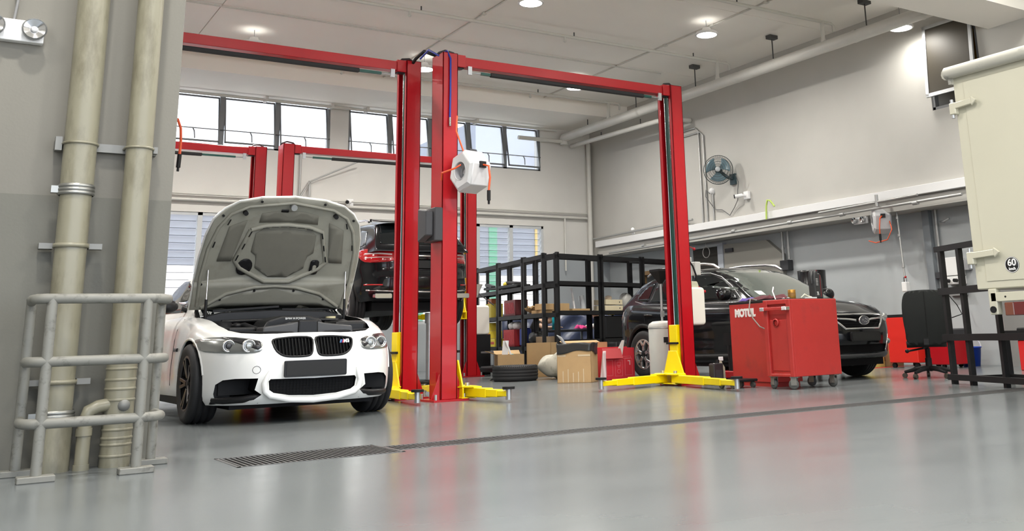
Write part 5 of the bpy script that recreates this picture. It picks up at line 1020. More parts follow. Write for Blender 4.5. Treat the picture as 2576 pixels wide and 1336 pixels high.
# ================================================================== shelving and what stands on it
SHM=mat('black shelving steel',(.014,.014,.015),.5,spec=.25); SHP=mat('black plastic shelving',(.015,.015,.016),.5,spec=.25)
def rack(loc,az,L,D,levels,label,plastic=False,deck=True):
    """local x along the length, y to the rear"""
    t=thing('shelving_unit',label,'shelf',loc,PI/2-az,'black shelving units'); H=levels[-1]+.03; m=SHP if plastic else SHM; p=.06; fh=.075
    for x in (0,L-p):
        for y in (0,D-p):
            MB().box(x,x+p,y,y+.008,0,H).box(x if x==0 else x+p-.008,(x+.008) if x==0 else x+p,y,y+p,0,H).build('post',m,t) if not plastic else MB().box(x,x+p,y,y+p,0,H).build('post',m,t,.006)
            if plastic:
                b=MB()
                for k in range(int(H/.08)): b.box(x+.012,x+p-.012,y-.002,y,.05+.08*k,.09+.08*k)
                b.build('post_ribs',DGREY,t,kind='stuff')
    for z in levels:
        s=MB().box(0,L,0,.012,z-fh,z).box(0,L,D-.012,D,z-fh,z).box(0,.012,0,D,z-fh,z).box(L-.012,L,0,D,z-fh,z).build('shelf_frame',m,t)
        if deck and z<levels[-1]: MB().box(.012,L-.012,.012,D-.012,z-.02,z-.008).build('shelf_deck',m,s)
    if 0:
        b=MB()
        for x in (0,L):
            for k in range(int(H/.16)):
                b.bar((x,p,.1+.16*k),(x,D-p,.24+.16*k),.008,.012); b.bar((x,p,.24+.16*k),(x,D-p,.1+.16*k),.008,.012)
        b.build('side_lattice',m,t,kind='stuff')
    return t
def on(loc,az):
    """maps shelf coordinates to world"""
    a=PI/2-az; M=Matrix.Translation(loc)@Matrix.Rotation(a,4,'Z'); return lambda x,y,z:M@V(x,y,z)
AZ1=math.radians(8); LV1=[.10,.48,1.06,1.58,2.10]; B=V(8.93,15.2,0); d1=V(math.sin(AZ1),math.cos(AZ1),0)
# local y of these units points to -x side of the run, so start from the rear line
off=V(math.cos(AZ1),-math.sin(AZ1),0)*.30
for s,L,lb in ((0,.98,'black plastic shelving unit with lattice sides nearest the corner'),(1.02,1.36,'black plastic shelving unit holding the dark red crates'),(2.42,1.36,'black plastic shelving unit half hidden behind the rear column')):
    rack(B+off+d1*s,AZ1,L,.30,LV1,lb,True)
AZ2=math.radians(76); LV2=[.16,.58,1.12,1.68,2.20]; d2=V(math.sin(AZ2),math.cos(AZ2),0); B2=V(9.70,15.95,0)
for s,L,lb in ((0,1.22,'black steel shelving unit with five tiers right of the corner'),(1.26,1.26,'black steel shelving unit in front of the timber door'),(2.56,1.3,'black steel shelving unit running behind the right column')):
    rack(B2+d2*s,AZ2,L,.40,LV2,lb)
W1=on(B+off,AZ1); W2=on(B2,AZ2); r1,r2=PI/2-AZ1,PI/2-AZ2
def sbox(name,label,cat,P,rz,sx,sy,sz,m,bev=.004,extra=None,grp=None):
    t=thing(name,label,cat,P,rz,grp); MB().box(-sx/2,sx/2,-sy/2,sy/2,0,sz).build('body',m,t,bev)
    if extra: extra(t)
    return t
DRED=mat('dark red crate',(.13,.015,.018),.5); YB_=mat('yellow carton',(.62,.50,.05),.6); REDC=mat('red striped crate',(.35,.02,.025),.5)
def crate(P,rz,sx,sy,h,m,label):
    t=thing('stacking_crate',label,'crate',P,rz); MB().box(-sx/2,sx/2,-sy/2,sy/2,0,.02).box(-sx/2,sx/2,-sy/2,-sy/2+.01,0,h).box(-sx/2,sx/2,sy/2-.01,sy/2,0,h).box(-sx/2,-sx/2+.01,-sy/2,sy/2,0,h).box(sx/2-.01,sx/2,-sy/2,sy/2,0,h).build('shell',m,t)
    for k in range(7):
        x=-sx/2+.05+k*(sx-.12)/7; MB().bar((x,sy/2+.004,.04),(x+.09,sy/2+.004,h-.05),.012,.012).build('rib',mat('crate rib '+m.name,tuple(min(1,c*2.2+.05) for c in m.diffuse_color[:3]) if 0 else (.32,.05,.06),.5),t)
crate(W1(1.75,.15,1.06),r1,.62,.26,.30,DRED,'dark red slatted crate on the middle plastic shelf')
crate(W1(1.8,.15,.48),r1,.60,.26,.32,REDC,'brighter red slatted crate on the lower plastic shelf')
carts=[(3.0,.48),(3.0,.64),(3.25,.48),(3.3,.64),(3.05,.80),(2.75,.48)]
for k,(x,z) in enumerate(carts):
    lb=['yellow carton at the foot of the yellow pile','yellow carton second in the yellow pile','yellow carton on the shelf beside the pile','yellow carton laid on its neighbour at the shelf end','yellow carton topping the yellow pile','yellow carton nearest the red crate'][k]
    sbox('yellow_carton',lb,'carton',W1(x,.15,z),r1,.23,.26,.155,YB_,grp='yellow cartons on the plastic shelf',extra=lambda t:MB().box(-.1,.1,.131,.133,.05,.10).build('print_band',mat('red band',(.4,.05,.04),.5),t))
sbox('yellow_carton','mustard carton stack on the upper plastic shelf','carton',W1(3.0,.15,1.06),r1,.34,.26,.28,mat('mustard carton',(.42,.34,.05),.6)); sbox('spray_can_box','brown and white carton above the mustard stack','carton',W1(3.0,.15,1.345),r1,.22,.2,.10,mat('brown carton2',(.35,.12,.05),.6))
t=thing('car_part','black plastic car trim piled on the top plastic shelf','car part',W1(1.75,.15,1.58),r1); MB().bar((-.45,0,.04),(.45,.05,.05),.3,.06).build('trim',BLKP,t,.02,2); MB().bar((-.2,0,.1),(.3,.0,.14),.2,.05).build('duct',DGREY,t,.02,2); MB().sphere((.3,.1,.1),.05).build('yellow_clip',YB_,t)
t=thing('car_part','long black trim strip on the far plastic shelf','car part',W1(3.0,.15,1.58),r1); MB().bar((-.5,0,.05),(.4,0,.08),.2,.05).build('trim',BLKP,t,.02,2); MB().bar((-.1,.05,.1),(.3,.05,.16),.1,.06).build('bracket',DGREY,t,.01)
sbox('small_carton','white carton on the lower tier of the plastic shelf','carton',W1(1.3,.15,.805),r1,.2,.2,.14,WHT) if 0 else None
o=MB().grid(lambda u,v:(.20*math.sin(PI*v)**.7*math.cos(2*PI*u),.13*math.sin(PI*v)**.7*math.sin(2*PI*u),.12+.12*math.cos(PI*v)+.025*math.sin(u*25+v*12)*math.sin(PI*v)),28,12).build('plastic_bag',BAG); o.location=W1(.72,.15,.50); o.rotation_euler=(0,0,r1); tag(o,'crumpled dark plastic bag on the lower plastic shelf','bag')
sbox('small_carton','greyish brown carton at the near end of the lower plastic shelf','carton',W1(.26,.15,.48),r1,.34,.24,.17,mat('brown carton',(.28,.2,.12),.8))
sbox('blue_canister','dark blue canister beside the red crate','canister',W1(1.25,.15,.48),r1,.16,.2,.34,mat('navy plastic',(.02,.04,.25),.4),.03)
for k,(x,z,a,sx,h,lb) in enumerate(((.42,1.06,.1,.4,.06,'flat cardboard piece on the plastic shelf near the corner'),(.3,1.12,.25,.28,.11,'small cardboard box on the flat cardboard piece'))): sbox('cardboard_piece',lb,'cardboard',W1(x,.15,z),r1+a,sx,.22,h,CARD)
o=MB().grid(lambda u,v:((u-.5)*.34,(v-.5)*.24,.08+.05*math.sin(u*7+v*3)+.02*math.sin(v*15)),14,10).build('paper_wad',CARD,None,solid=.004); o.location=W1(.72,.15,1.063); tag(o,'crumpled brown paper on the plastic shelf','paper')
t=thing('white_cup','small white roll at the edge of the plastic shelf','roll',W1(1.1,.15,1.06)); MB().lathe([(.02,0),(.05,0),(.05,.1),(.02,.1),(.02,0)],n=16).build('roll',WHT,t)
for k,(x,lb) in enumerate(((1.3,'white bag at the back of the lower plastic tier'),(1.55,'crumpled white bag next to the first on the lower tier'))):
    o=MB().grid(lambda u,v:(.09*math.sin(PI*v)**.6*math.cos(2*PI*u)*(1+.2*math.sin(u*19)),.08*math.sin(PI*v)**.6*math.sin(2*PI*u),.07+.07*math.cos(PI*v)+.012*math.sin(u*23+v*8)),18,8).build('white_bag',WHT); o.location=W1(x,.15,.805+.0) if 0 else W1(x+.35,.15,.80); tag(o,lb,'bag')
sbox('cardboard_piece','folded cardboard on the corner unit of the steel shelving','cardboard',W2(.24,.2,1.12),r2,.26,.3,.14,CARD); sbox('cardboard_piece','flat cardboard sheet on the steel shelving','cardboard',W2(.68,.12,1.12),r2,.5,.18,.04,CARD)
for x,h,lb,r,m in ((.72,.45,'thin white tube leaning on the steel shelving',.02,WHT),(.98,.30,'clear wrapped roll standing on the steel shelving',.055,mat('clear film roll',(.5,.53,.55),.2))): tag(MB().cyl(W2(x,.25,1.12),W2(x-.05*h,.3,1.12+h),r,12).build('tube_roll',m),lb,'tube')
CRM=mat('cream wood tray',(.80,.70,.48),.5)
for k,(z,lb) in enumerate(((1.12,'lower cream wooden tray on the steel shelving'),(1.24,'upper cream wooden tray tilted on the lower one'))):
    t=thing('wooden_tray',lb,'tray',W2(1.66,.2,z),r2+(0,.06)[k],'cream wooden trays'); MB().box(-.27,.27,-.16,.16,0,.10).build('body',CRM,t,.004); MB().cyl((.17,-.162,.05),(.17,-.158,.05),.014,10).build('finger_hole',BLK,t)
o=MB().grid(lambda u,v:(.15*math.sin(PI*v)**.7*math.cos(2*PI*u),.12*math.sin(PI*v)**.7*math.sin(2*PI*u),.16+.16*math.cos(PI*v)+.02*math.sin(u*25+v*12)),20,10).build('plastic_bag',mat('hazy plastic bag',(.5,.49,.46),.3)); o.location=W2(2.2,.2,1.15); tag(o,'hazy plastic bag beside the cream trays','bag')
tag(MB().sphere(W2(1.72,.25,1.385),.06,10,8,(1.4,1,.8)).build('paper_wad',mat('beige paper',(.6,.5,.4),.8)),'beige wad lying on top of the cream trays','paper')
sbox('tool_case','dark tool case on the lower tier of the steel shelving','case',W2(1.9,.2,.58),r2,1.05,.34,.44,BLKP,.02)
t=thing('power_tool','small yellow and black drill on the tool case','tool',W2(1.62,.1,1.0215),r2); MB().cyl((-.08,0,.04),(.08,0,.04),.03,10).build('motor',YB_,t); MB().bar((.04,0,.0),(.07,0,.04),.03,.03).build('grip',BLKP,t)
for k,(x,lb) in enumerate(((.25,'dark engine part on the bottom tier of the steel shelving'),)):
    t=thing('engine_part',lb,'car part',W2(x,.2,.16),r2); MB().box(-.15,.15,-.12,.12,0,.2).build('block',DGREY,t,.02); MB().cyl((0,0,.2),(.05,0,.32),.04,10).build('pipe',STL,t)
# dark things behind the coupe's lift pair
# ================================================================== table, tarp and two people
t=thing('work_table','dark work table where the two people sit behind the shelving','table',(10.62,17.22,0),-.2); MB().box(-.5,.5,-.24,.24,.73,.78).build('table_top',DGREY,t,.006)
for x in (-.45,.45):
    for y in (-.2,.2): MB().box(x-.02,x+.02,y-.02,y+.02,0,.73).build('leg',STL,t)
NAVY=mat('navy tarpaulin',(.06,.075,.14),.3,noise=.2,nscale=3,bump=.7,bscale=4)
o=MB().grid(lambda u,v:(-1.7+3.6*u,.05*math.sin(u*23+v*5)+.04*math.sin(u*41-v*13),.05+1.12*v+.05*math.sin(u*9)*v),60,18).build('tarpaulin',NAVY,None,solid=.006); o.location=(12.0,18.9,0); o.rotation_euler=(0,0,-.45); tag(o,'crumpled navy tarpaulin hanging behind the people','tarp')
t=thing('water_bottle','turquoise drinking bottle standing on the work table','bottle',(10.33,17.14,.78)); MB().lathe([(0,0),(.045,0),(.045,.26),(.03,.29),(.03,.33),(0,.335)],n=18).build('bottle_body',mat('turquoise plastic',(.02,.50,.62),.25),t); MB().lathe([(0,.30),(.035,.30),(.035,.36),(0,.365)],n=18).build('lid',mat('teal lid',(.05,.3,.45),.4),t)
cloth('rag','pink cloth on the work table',(10.93,17.1,.78),-.5,.26,.2,mat('pink cloth',(.8,.06,.28),.8),9,.09)
SKIN=mat('skin',(.62,.41,.29),.55); 
def skinmesh(name,J,E,m,parent,sub=1):
    me=bpy.data.meshes.new(name); ks=list(J); me.from_pydata([J[k][0] for k in ks],[(ks.index(a),ks.index(b)) for a,b in E],[])
    o=link(name,me,m,parent); md=o.modifiers.new('skin','SKIN'); md.use_smooth_shade=True; sl=me.skin_vertices[0].data
    for i,k in enumerate(ks):
        r=J[k][1]; sl[i].radius=(r,r) if not isinstance(r,tuple) else r
    sl[0].use_root=True
    s=o.modifiers.new('subsurf','SUBSURF'); s.levels=sub; s.render_levels=sub+1
    return o
def person(label,loc,rz,shirt,trouser,lean,hand_x,cap=None,mask=False,hairc=(.015,.012,.01),head_turn=0,short=True,hs=.46,duck=0):
    """seated figure facing local +x, forearms resting ahead of the chest; z=0 floor"""
    t=thing('person',label,'person',loc,rz); c,s_=math.cos(lean),math.sin(lean)
    def up(h): return (s_*h,0,hs+c*h)
    hd=up(.66); hd=(hd[0]+duck,0,hd[2]-duck*.62); nk=up(.54); J={'pel':((0,0,hs+.02),.13),'sp1':(up(.2),.125),'sp2':(up(.38),.135),'nk0':(up(.48),.07),'nk':((nk[0]+duck*.45,0,nk[2]-duck*.25),.052),'h0':((hd[0]+.02,0,hd[2]-.05),.07),'h1':((hd[0]+.025,0,hd[2]+.03),.088),'h2':((hd[0]+.01,0,hd[2]+.10),.065)}
    E=[('pel','sp1'),('sp1','sp2'),('sp2','nk0'),('nk0','nk'),('nk','h0'),('h0','h1'),('h1','h2')]; sh=up(.44)
    S_={}; SE=[('pel','sp1'),('sp1','sp2'),('sp2','nk0')]
    for sd,nm in ((1,'l'),(-1,'r')):
        a=V(sh[0],sd*.17,sh[2]); hnd=V(hand_x,sd*.10,.83); el=V(sh[0]+.16,sd*.25,.82) ; wr=el.lerp(hnd,.85)
        J[nm+'s']=(tuple(a),.062); J[nm+'e']=(tuple(el),.042); J[nm+'w']=(tuple(wr),.027); pm=wr+(hnd-el).normalized()*.07; J[nm+'p']=(tuple(pm),(.035,.018))
        E+=[('sp2',nm+'s'),(nm+'s',nm+'e'),(nm+'e',nm+'w'),(nm+'w',nm+'p')]
        fd=(hnd-el).normalized(); sw=V(-fd.y,fd.x,0)
        for k in range(4):
            b1=pm+sw*(.024-.016*k)+fd*.035; b2=b1+fd*(.035-.004*abs(k-1.4))+V(0,0,-.012); J[f'{nm}f{k}']=(tuple(b1),.0095); J[f'{nm}g{k}']=(tuple(b2),.008); E+=[(nm+'p',f'{nm}f{k}'),(f'{nm}f{k}',f'{nm}g{k}')]
        th=wr+fd*.03-sw*sd*.035; J[nm+'t']=(tuple(th),.010); J[nm+'t2']=(tuple(th+fd*.035),.009); E+=[(nm+'w',nm+'t'),(nm+'t',nm+'t2')]
        J[nm+'hip']=((.03,sd*.10,hs),.095); J[nm+'k']=((.44,sd*.14,hs*.5+.25),.07); J[nm+'a']=((.40,sd*.14,.09),.045); J[nm+'toe']=((.56,sd*.15,.04),.04); E+=[('pel',nm+'hip'),(nm+'hip',nm+'k'),(nm+'k',nm+'a'),(nm+'a',nm+'toe')]
    skinmesh('body',J,E,SKIN,t)
    g=lambda k,d:(J[k][0],(J[k][1] if not isinstance(J[k][1],tuple) else J[k][1][0])+d)
    T={k:g(k,.022) for k in ('pel','sp1','sp2','nk0')}; TE=list(SE)
    for nm in 'lr':
        T[nm+'s']=g(nm+'s',.02); a,b=Vector(J[nm+'s'][0]),Vector(J[nm+'e'][0]); T[nm+'m']=(tuple(a.lerp(b,.6 if short else 1.0)),.066 if short else .056); TE+=[('sp2',nm+'s'),(nm+'s',nm+'m')]
        if not short: T[nm+'w']=g(nm+'w',.014); TE.append((nm+'m',nm+'w'))
    skinmesh('shirt',T,TE,shirt,t)
    T={'pel':g('pel',.03)}; TE=[]
    for nm in 'lr':
        for q,d in (('hip',.02),('k',.018),('a',.02)): T[nm+q]=g(nm+q,d)
        TE+=[('pel',nm+'hip'),(nm+'hip',nm+'k'),(nm+'k',nm+'a')]
    skinmesh('trousers',T,TE,trouser,t)
    for nm in 'lr': MB().sphere(Vector(J[nm+'toe'][0])-V(.04,0,-.005),.06,12,8,(1.9,.85,.7)).build('shoe',BLKP,t)
    H=Vector((hd[0]+.02,0,hd[2]+.03)); TM=Matrix.Translation(H)@Matrix.Rotation(head_turn,4,'Z')
    hr=mat('dark hair',hairc,.6)
    MB().grid(lambda u,v:TM@V(-.012+.103*math.sin(PI*.56*v)*math.cos(2*PI*u),.093*math.sin(PI*.56*v)*math.sin(2*PI*u),.012+.112*math.cos(PI*.56*v)),20,8).build('hair',hr,t)
    for sd in (-1,1):
        MB().sphere(TM@V(.084,sd*.032,.012),.012,8,6).build('eye',mat('eye',(.6,.6,.6),.2),t); MB().sphere(TM@V(.094,sd*.032,.012),.006,8,6).build('pupil',BLK,t); MB().sphere(TM@V(0,sd*.09,.0),.03,8,6,(.7,.3,1)).build('ear',SKIN,t)
    MB().sphere(TM@V(.098,0,-.012),.018,8,6,(.9,.7,1.3)).build('nose',SKIN,t)
    if mask: MB().grid(lambda u,v:TM@V(.062+.045*math.sin(PI*u)+.012*math.sin(PI*v),-.075+.15*u,-.09+.085*v),12,8).build('face_mask',mat('blue face mask',(.35,.60,.68),.7),t,solid=.004)
    else: MB().box(-.003,.003,-.022,.022,-.003,.003,TM@Matrix.Translation((.098,0,-.05))).build('mouth',mat('lips',(.35,.14,.12),.5),t)
    if cap: 
        MB().grid(lambda u,v:TM@V(-.01+.11*math.sin(PI*.5*v)*math.cos(2*PI*u),.10*math.sin(PI*.5*v)*math.sin(2*PI*u),.045+.085*math.cos(PI*.5*v)),20,7).build('cap',cap,t); MB().grid(lambda u,v:TM@V(.08+.085*v,(-.085+.17*u)*(1-.25*v),.05-.02*v+.01*math.sin(PI*u)),8,4).build('cap_brim',cap,t,solid=.004)
    return t
BT=mat('black cotton',(.012,.012,.014),.85); person('person in black shirt, cap and blue face mask sitting at the work table',(10.10,17.68,0),-.62,BT,mat('charcoal trousers',(.02,.02,.024),.85),.30,.56,hs=.50,duck=.20,cap=BT,mask=True,head_turn=-.35)
person('person in white top bent over the work table beside the pink cloth',(11.78,17.22,0),2.95,mat('white cotton',(.82,.82,.82),.8),mat('grey trousers',(.25,.25,.26),.8),.5,.55,short=False,head_turn=.2)
for x,y,lb in ((10.08,17.70,'low black stool under the person in black'),(11.80,17.22,'low black stool under the person in white')):
    SH=.37 if x<11 else .33; t=thing('stool',lb,'stool',(x,y,0)); MB().cyl((0,0,SH-.04),(0,0,SH),.17,18).build('seat',BLKP,t)
    for k in range(4): a=PI/4+PI/2*k; MB().cyl((.12*math.cos(a),.12*math.sin(a),SH-.03),(.17*math.cos(a),.17*math.sin(a),0),.014,8).build('leg',STL,t)
# ================================================================== right side: chair, steel stand, lorry, wall things
CH=mat('black chair fabric',(.016,.018,.018),.75,spec=.25,bump=.1,bscale=80)
t=thing('office_chair','black swivel office chair seen from behind near the grey wall','chair',(10.35,8.12,0),math.radians(-48))
# local +y is the way the chair faces
def bk(u,v):
    a=2*PI*u; w=.27*(1-.10*(1-v)) 
    return None
prof=csmooth([(-.20,.43),(.20,.43),(.255,.60),(.27,.85),(.23,1.02),(.12,1.06),(-.12,1.06),(-.23,1.02),(-.27,.85),(-.255,.60)],4)
sheet('backrest',prof,lambda x,z:V(x,-.20-.10*(z-.43)+.16*x*x-.04*math.sin((z-.43)*4.5),z),CH,t,.05,.06)
MB().tube([V(0,-.262-.10*(z-.43)-.04*math.sin((z-.43)*4.5),z) for z in [.5+.055*i for i in range(11)]],.004,6).build('back_seam',BLK,t)
sheet('seat',[(.24*math.cos(a)*1.02,.03+.23*math.sin(a)) for a in [2*PI*i/28 for i in range(28)]],lambda x,y:V(x,y,.44+.015*math.cos(4*x)),CH,t,.06,-.08)
MB().bar((-.02,-.25,.62),(-.02,-.27,.40),.07,.025).bar((-.02,-.27,.41),(-.02,0,.36),.07,.03).build('back_bracket',BLKP,t,.005)
MB().cyl((0,0,.36),(0,0,.1),.03,12).cyl((0,0,.24),(0,0,.08),.04,12).build('gas_column',BLKP,t); MB().cyl((-.05,-.05,.36),(-.24,-.1,.33),.012,8).sphere((-.25,-.1,.33),.025).build('tilt_lever',BLKP,t)
for k in range(5):
    a=2*PI*k/5+.3; leg=MB().tube([(.03*math.cos(a),.03*math.sin(a),.12),(.16*math.cos(a),.16*math.sin(a),.105),(.31*math.cos(a),.31*math.sin(a),.07)],[.03,.026,.018],8).build('base_leg',BLKP,t)
    x,y=.31*math.cos(a),.31*math.sin(a); MB().cyl((x-.02*math.sin(a),y+.02*math.cos(a),.03),(x+.02*math.sin(a),y-.02*math.cos(a),.03),.03,12).build('castor_wheel',mat('castor brown',(.06,.05,.04),.5),leg)
# black welded stand
az=math.radians(22); n_=V(-math.sin(az),-math.cos(az),0); P0=V(9.36,7.02,0); pp=lambda s,z,d=0:P0+n_*s+V(math.cos(az),-math.sin(az),0)*d+V(0,0,z)
t=thing('steel_stand','black welded steel stand with tall uprights beside the lorry','stand',(0,0,0))
for s in (0,.36): MB().bar(pp(s,0),pp(s,1.47),.055,.055,up=(n_.x,n_.y,0)).build('upright',BLKS,t)
MB().bar(pp(-.10,1.475),pp(.95,1.475),.06,.06).build('top_bar',BLKS,t); MB().bar(pp(-.07,1.0,-.03),pp(1.0,1.0,-.03),.04,.075).build('cross_bar',BLKS,t)
MB().bar(pp(-.08,.50,-.03),pp(2.2,.50,-.03),.04,.07).build('cross_bar',BLKS,t); MB().bar(pp(-.05,.075,-.03),pp(2.2,.075,-.03),.05,.06).build('bottom_bar',BLKS,t)
for s in (.95,2.15): MB().bar(pp(s,0),pp(s,1.0),.05,.05,up=(n_.x,n_.y,0)).build('upright',BLKS,t)
for z in (.075,.53): MB().bar(pp(.36,z,.45),pp(2.2,z,.45),.05,.05).build('rear_bar',BLKS,t)
for s in (.36,2.15): MB().bar(pp(s,.0,.45),pp(s,.53,.45),.05,.05,up=(n_.x,n_.y,0)).build('rear_post',BLKS,t); MB().bar(pp(s,.075,0),pp(s,.075,.45),.04,.05).build('side_bar',BLKS,t); MB().bar(pp(s,.5,0),pp(s,.5,.45),.04,.05).build('side_bar',BLKS,t)
# lorry: tail of its cream box body
CRB=mat('cream lorry paint',(.52,.50,.40),.42,noise=.03,nscale=2); DIRTY=mat('grimy gutter',(.42,.41,.36),.5,dirt=(.15,.15,.14),dscale=5); X,Y1,Y0=6.9,4.87,2.85
t=thing('box_lorry','cream box lorry whose tail fills the right edge','lorry',(0,0,0))
MB().box(X,X+3.9,Y0,Y1,.90,2.66).build('cargo_box',CRB,t,.008)
MB().tube([(X-.03,Y1+.03,2.70),(X-.03,Y0,2.70)],.055,12).build('roof_gutter',DIRTY,t); MB().tube([(X-.03,Y1+.03,2.70),(X+3.9,Y1+.03,2.70)],.055,12).build('roof_gutter',DIRTY,t); MB().box(X-.02,X+3.9,Y0,Y1,2.66,2.74).build('roof',CRB,t)
MB().box(X-.04,X,Y1-.01,Y1+.015,2.60,2.66).build('corner_lug',DIRTY,t)
MB().box(X-.006,X,Y0+.06,Y1-.10,.96,2.60).build('rear_door',CRB,t,.002)
for z,L in ((2.39,.16),(1.15,.20)):
    h=MB().box(X-.05,X+.0,Y1-.03,Y1+.03,z-.05,z+.05).build('hinge',CRB,t,.006); MB().bar((X-.035,Y1-.02,z+.02),(X-.035,Y1-.02-L,z+.03),.03,.05).prism([(Y1-.02-L,z-.01),(Y1-.02-L-.05,z+.03),(Y1-.02-L,z+.07)],X-.05,X-.03,'x').build('hinge_strap',CRB,h,.004); MB().cyl((X-.03,Y1+.01,z-.08),(X-.03,Y1+.01,z+.08),.014,10).build('hinge_pin',STL,h)
st=MB().lathe([(0,-.002),(.062,-.002),(.062,0)],(X-.006,4.53,1.075),'x',32).build('speed_sticker',mat('sticker black',(.01,.01,.01),.4),t,label='round black speed limit sticker')
MB().lathe([(.056,-.0028),(.06,-.0028)],(X-.006,4.53,1.075),'x',32).build('sticker_ring',WHT,st)
text('sticker_number','60',.075,WHT,st,frame((X-.009,4.53,1.09),(0,-1,0),(0,0,1)),.0005,.0012); text('sticker_unit','km/h',.03,WHT,st,frame((X-.009,4.53,1.043),(0,-1,0),(0,0,1)),.0005,.001)
MB().box(X-.01,X+.05,Y0,Y1-.12,.80,.87).build('rear_sill',CRB,t,.004)
for y in (4.62,4.35,4.28): MB().cyl((X-.012,y,.835),(X-.008,y,.835),.008,8).build('bolt',BLK,t)
MB().box(X-.01,X+.06,Y1-.17,Y1-.1,.70,.9).build('lamp_bracket',CRB,t,.006); MB().cyl((X-.02,Y1-.135,.74),(X,Y1-.135,.74),.026,14).build('marker_lamp',BLK,t)
for k,(a,b,c) in enumerate(((4.64,4.56,(.16,.05,.03)),(4.56,4.36,(.12,.015,.015)),(4.36,4.26,(.14,.08,.04)))): MB().box(X-.01,X+.05,b,a,.69,.79).build('tail_lamp',mat('tail lens %d'%k,c,.2,coat=.5),t,.006)
MB().box(X+.3,X+6,4.1,4.25,.55,.85).box(X+.3,X+6,3.4,3.55,.55,.85).build('chassis_rail',BLKS,t)
for y in (4.5,3.2): MB().lathe([(.0,-.12),(.2,-.12),(.4,-.11),(.42,-.05),(.42,.05),(.4,.11),(.2,.12),(0,.12)],(X+2.6,y,.42),'y',32).build('rear_wheel',TYRE,t)
MB().box(X+4.1,X+6,Y0+.1,Y1-.1,.5,2.3).build('cab',CRB,t,.05); 
for y in (4.5,3.2): MB().lathe([(.0,-.1),(.2,-.1),(.38,-.1),(.4,-.05),(.4,.05),(.38,.1),(0,.1)],(X+5.2,y,.4),'y',32).build('front_wheel',TYRE,t)
# door jamb guides and things along the grey wall
t=thing('shutter_guide','pair of silver shutter guide posts at the end of the grey wall','post',(0,0,0)); SILV=mat('silver aluminium',(.55,.56,.57),.35,metal=.6)
for y,x in ((9.42,13.86),(9.30,13.8)): MB().box(x-.06,x,y-.05,y+.03,0,2.5).build('guide',SILV,t,.004)
MB().box(13.7,13.9,9.12,9.24,0,2.55).build('steel_post',DGREY,t)
for y,z1,lb in ((10.42,1.8,'grey conduit rising above the white electrical box'),):
    tag(MB().cyl((13.86,y,2.58),(13.86,y,1.7),.025,8).build('wall_conduit',CON),lb,'conduit')
tag(MB().box(13.8,13.9,10.52,10.66,.0,2.55).build('wall_channel',mat('grey wall channel',(.2,.22,.24),.6)),'grey vertical channel between the hose reel and electrical box','channel')
tag(MB().tube([(13.85,10.25,2.32),(13.75,10.25,2.32),(13.7,10.15,2.31),(13.72,10.05,2.35)],.02,8).build('wall_hook',STL),'bent steel hook high on the grey wall','hook')
t=thing('electrical_box','white electrical box with plugs on the grey wall behind the stand','electrical box',(0,0,0)); MB().box(13.74,13.9,9.98,10.36,1.42,1.72).build('case',WHT,t,.01); MB().box(13.74,13.9,9.98,10.3,1.28,1.41).build('socket_row',WHT,t,.008)
for y in (10.05,10.2): MB().cyl((13.73,y,1.34),(13.66,y,1.34),.03,10).build('plug',BLKP,t)
MB().box(13.8,13.9,9.85,9.95,1.5,1.66).build('switch',STL,t); MB().box(13.8,13.9,10.42,10.5,1.4,1.5).build('switch',DGREY,t); MB().box(13.8,13.9,9.98,10.3,1.1,1.2).build('tray',STL,t)
MB().tube([(13.66,10.2,1.33),(13.62,10.15,1.1),(13.66,10.05,.95),(13.7,10.0,.8),(13.7,10.2,.75)],.008,6).build('power_cord',BLK,t)
t=thing('air_regulator','steel air drop rod with regulator hanging beside the hose reel','air line',(0,0,0)); MB().cyl((13.5,10.93,2.63),(13.42,10.83,1.43),.016,8).build('rod',CON,t)
for z,y in ((2.45,10.91),(2.15,10.89),(1.62,10.845)): MB().cyl((13.49-(2.63-z)*.066,y,z-.02),(13.49-(2.63-z)*.066,y,z+.02),.028,8).build('fitting',CON,t)
MB().cyl((13.42,10.83,1.44),(13.42,10.83,1.36),.03,10).build('regulator_bowl',CHR,t); MB().box(13.37,13.47,10.78,10.88,1.2,1.36).build('filter_body',WHT,t,.01); MB().sphere((13.4,10.8,1.44),.02).build('red_knob',RED,t)
# bucket
BLU=mat('blue bucket plastic',(.01,.06,.48),.35)
t=thing('bucket','blue plastic bucket with white handle against the grey wall','bucket',(13.42,9.72,0)); MB().lathe([(0,.01),(.12,.01),(.12,0),(.125,0),(.16,.28),(.17,.28),(.17,.295),(.15,.295),(.115,.03),(0,.03)],n=28).build('pail',BLU,t); MB().tube([(-.12*1+.0,.11,.27)]+[(-.12*math.cos(a),.11*math.cos(a),.28+.17*math.sin(a)) for a in [PI*i/12 for i in range(1,12)]]+[(.12,-.11,.27)],.012,8).build('handle',WHT,t)
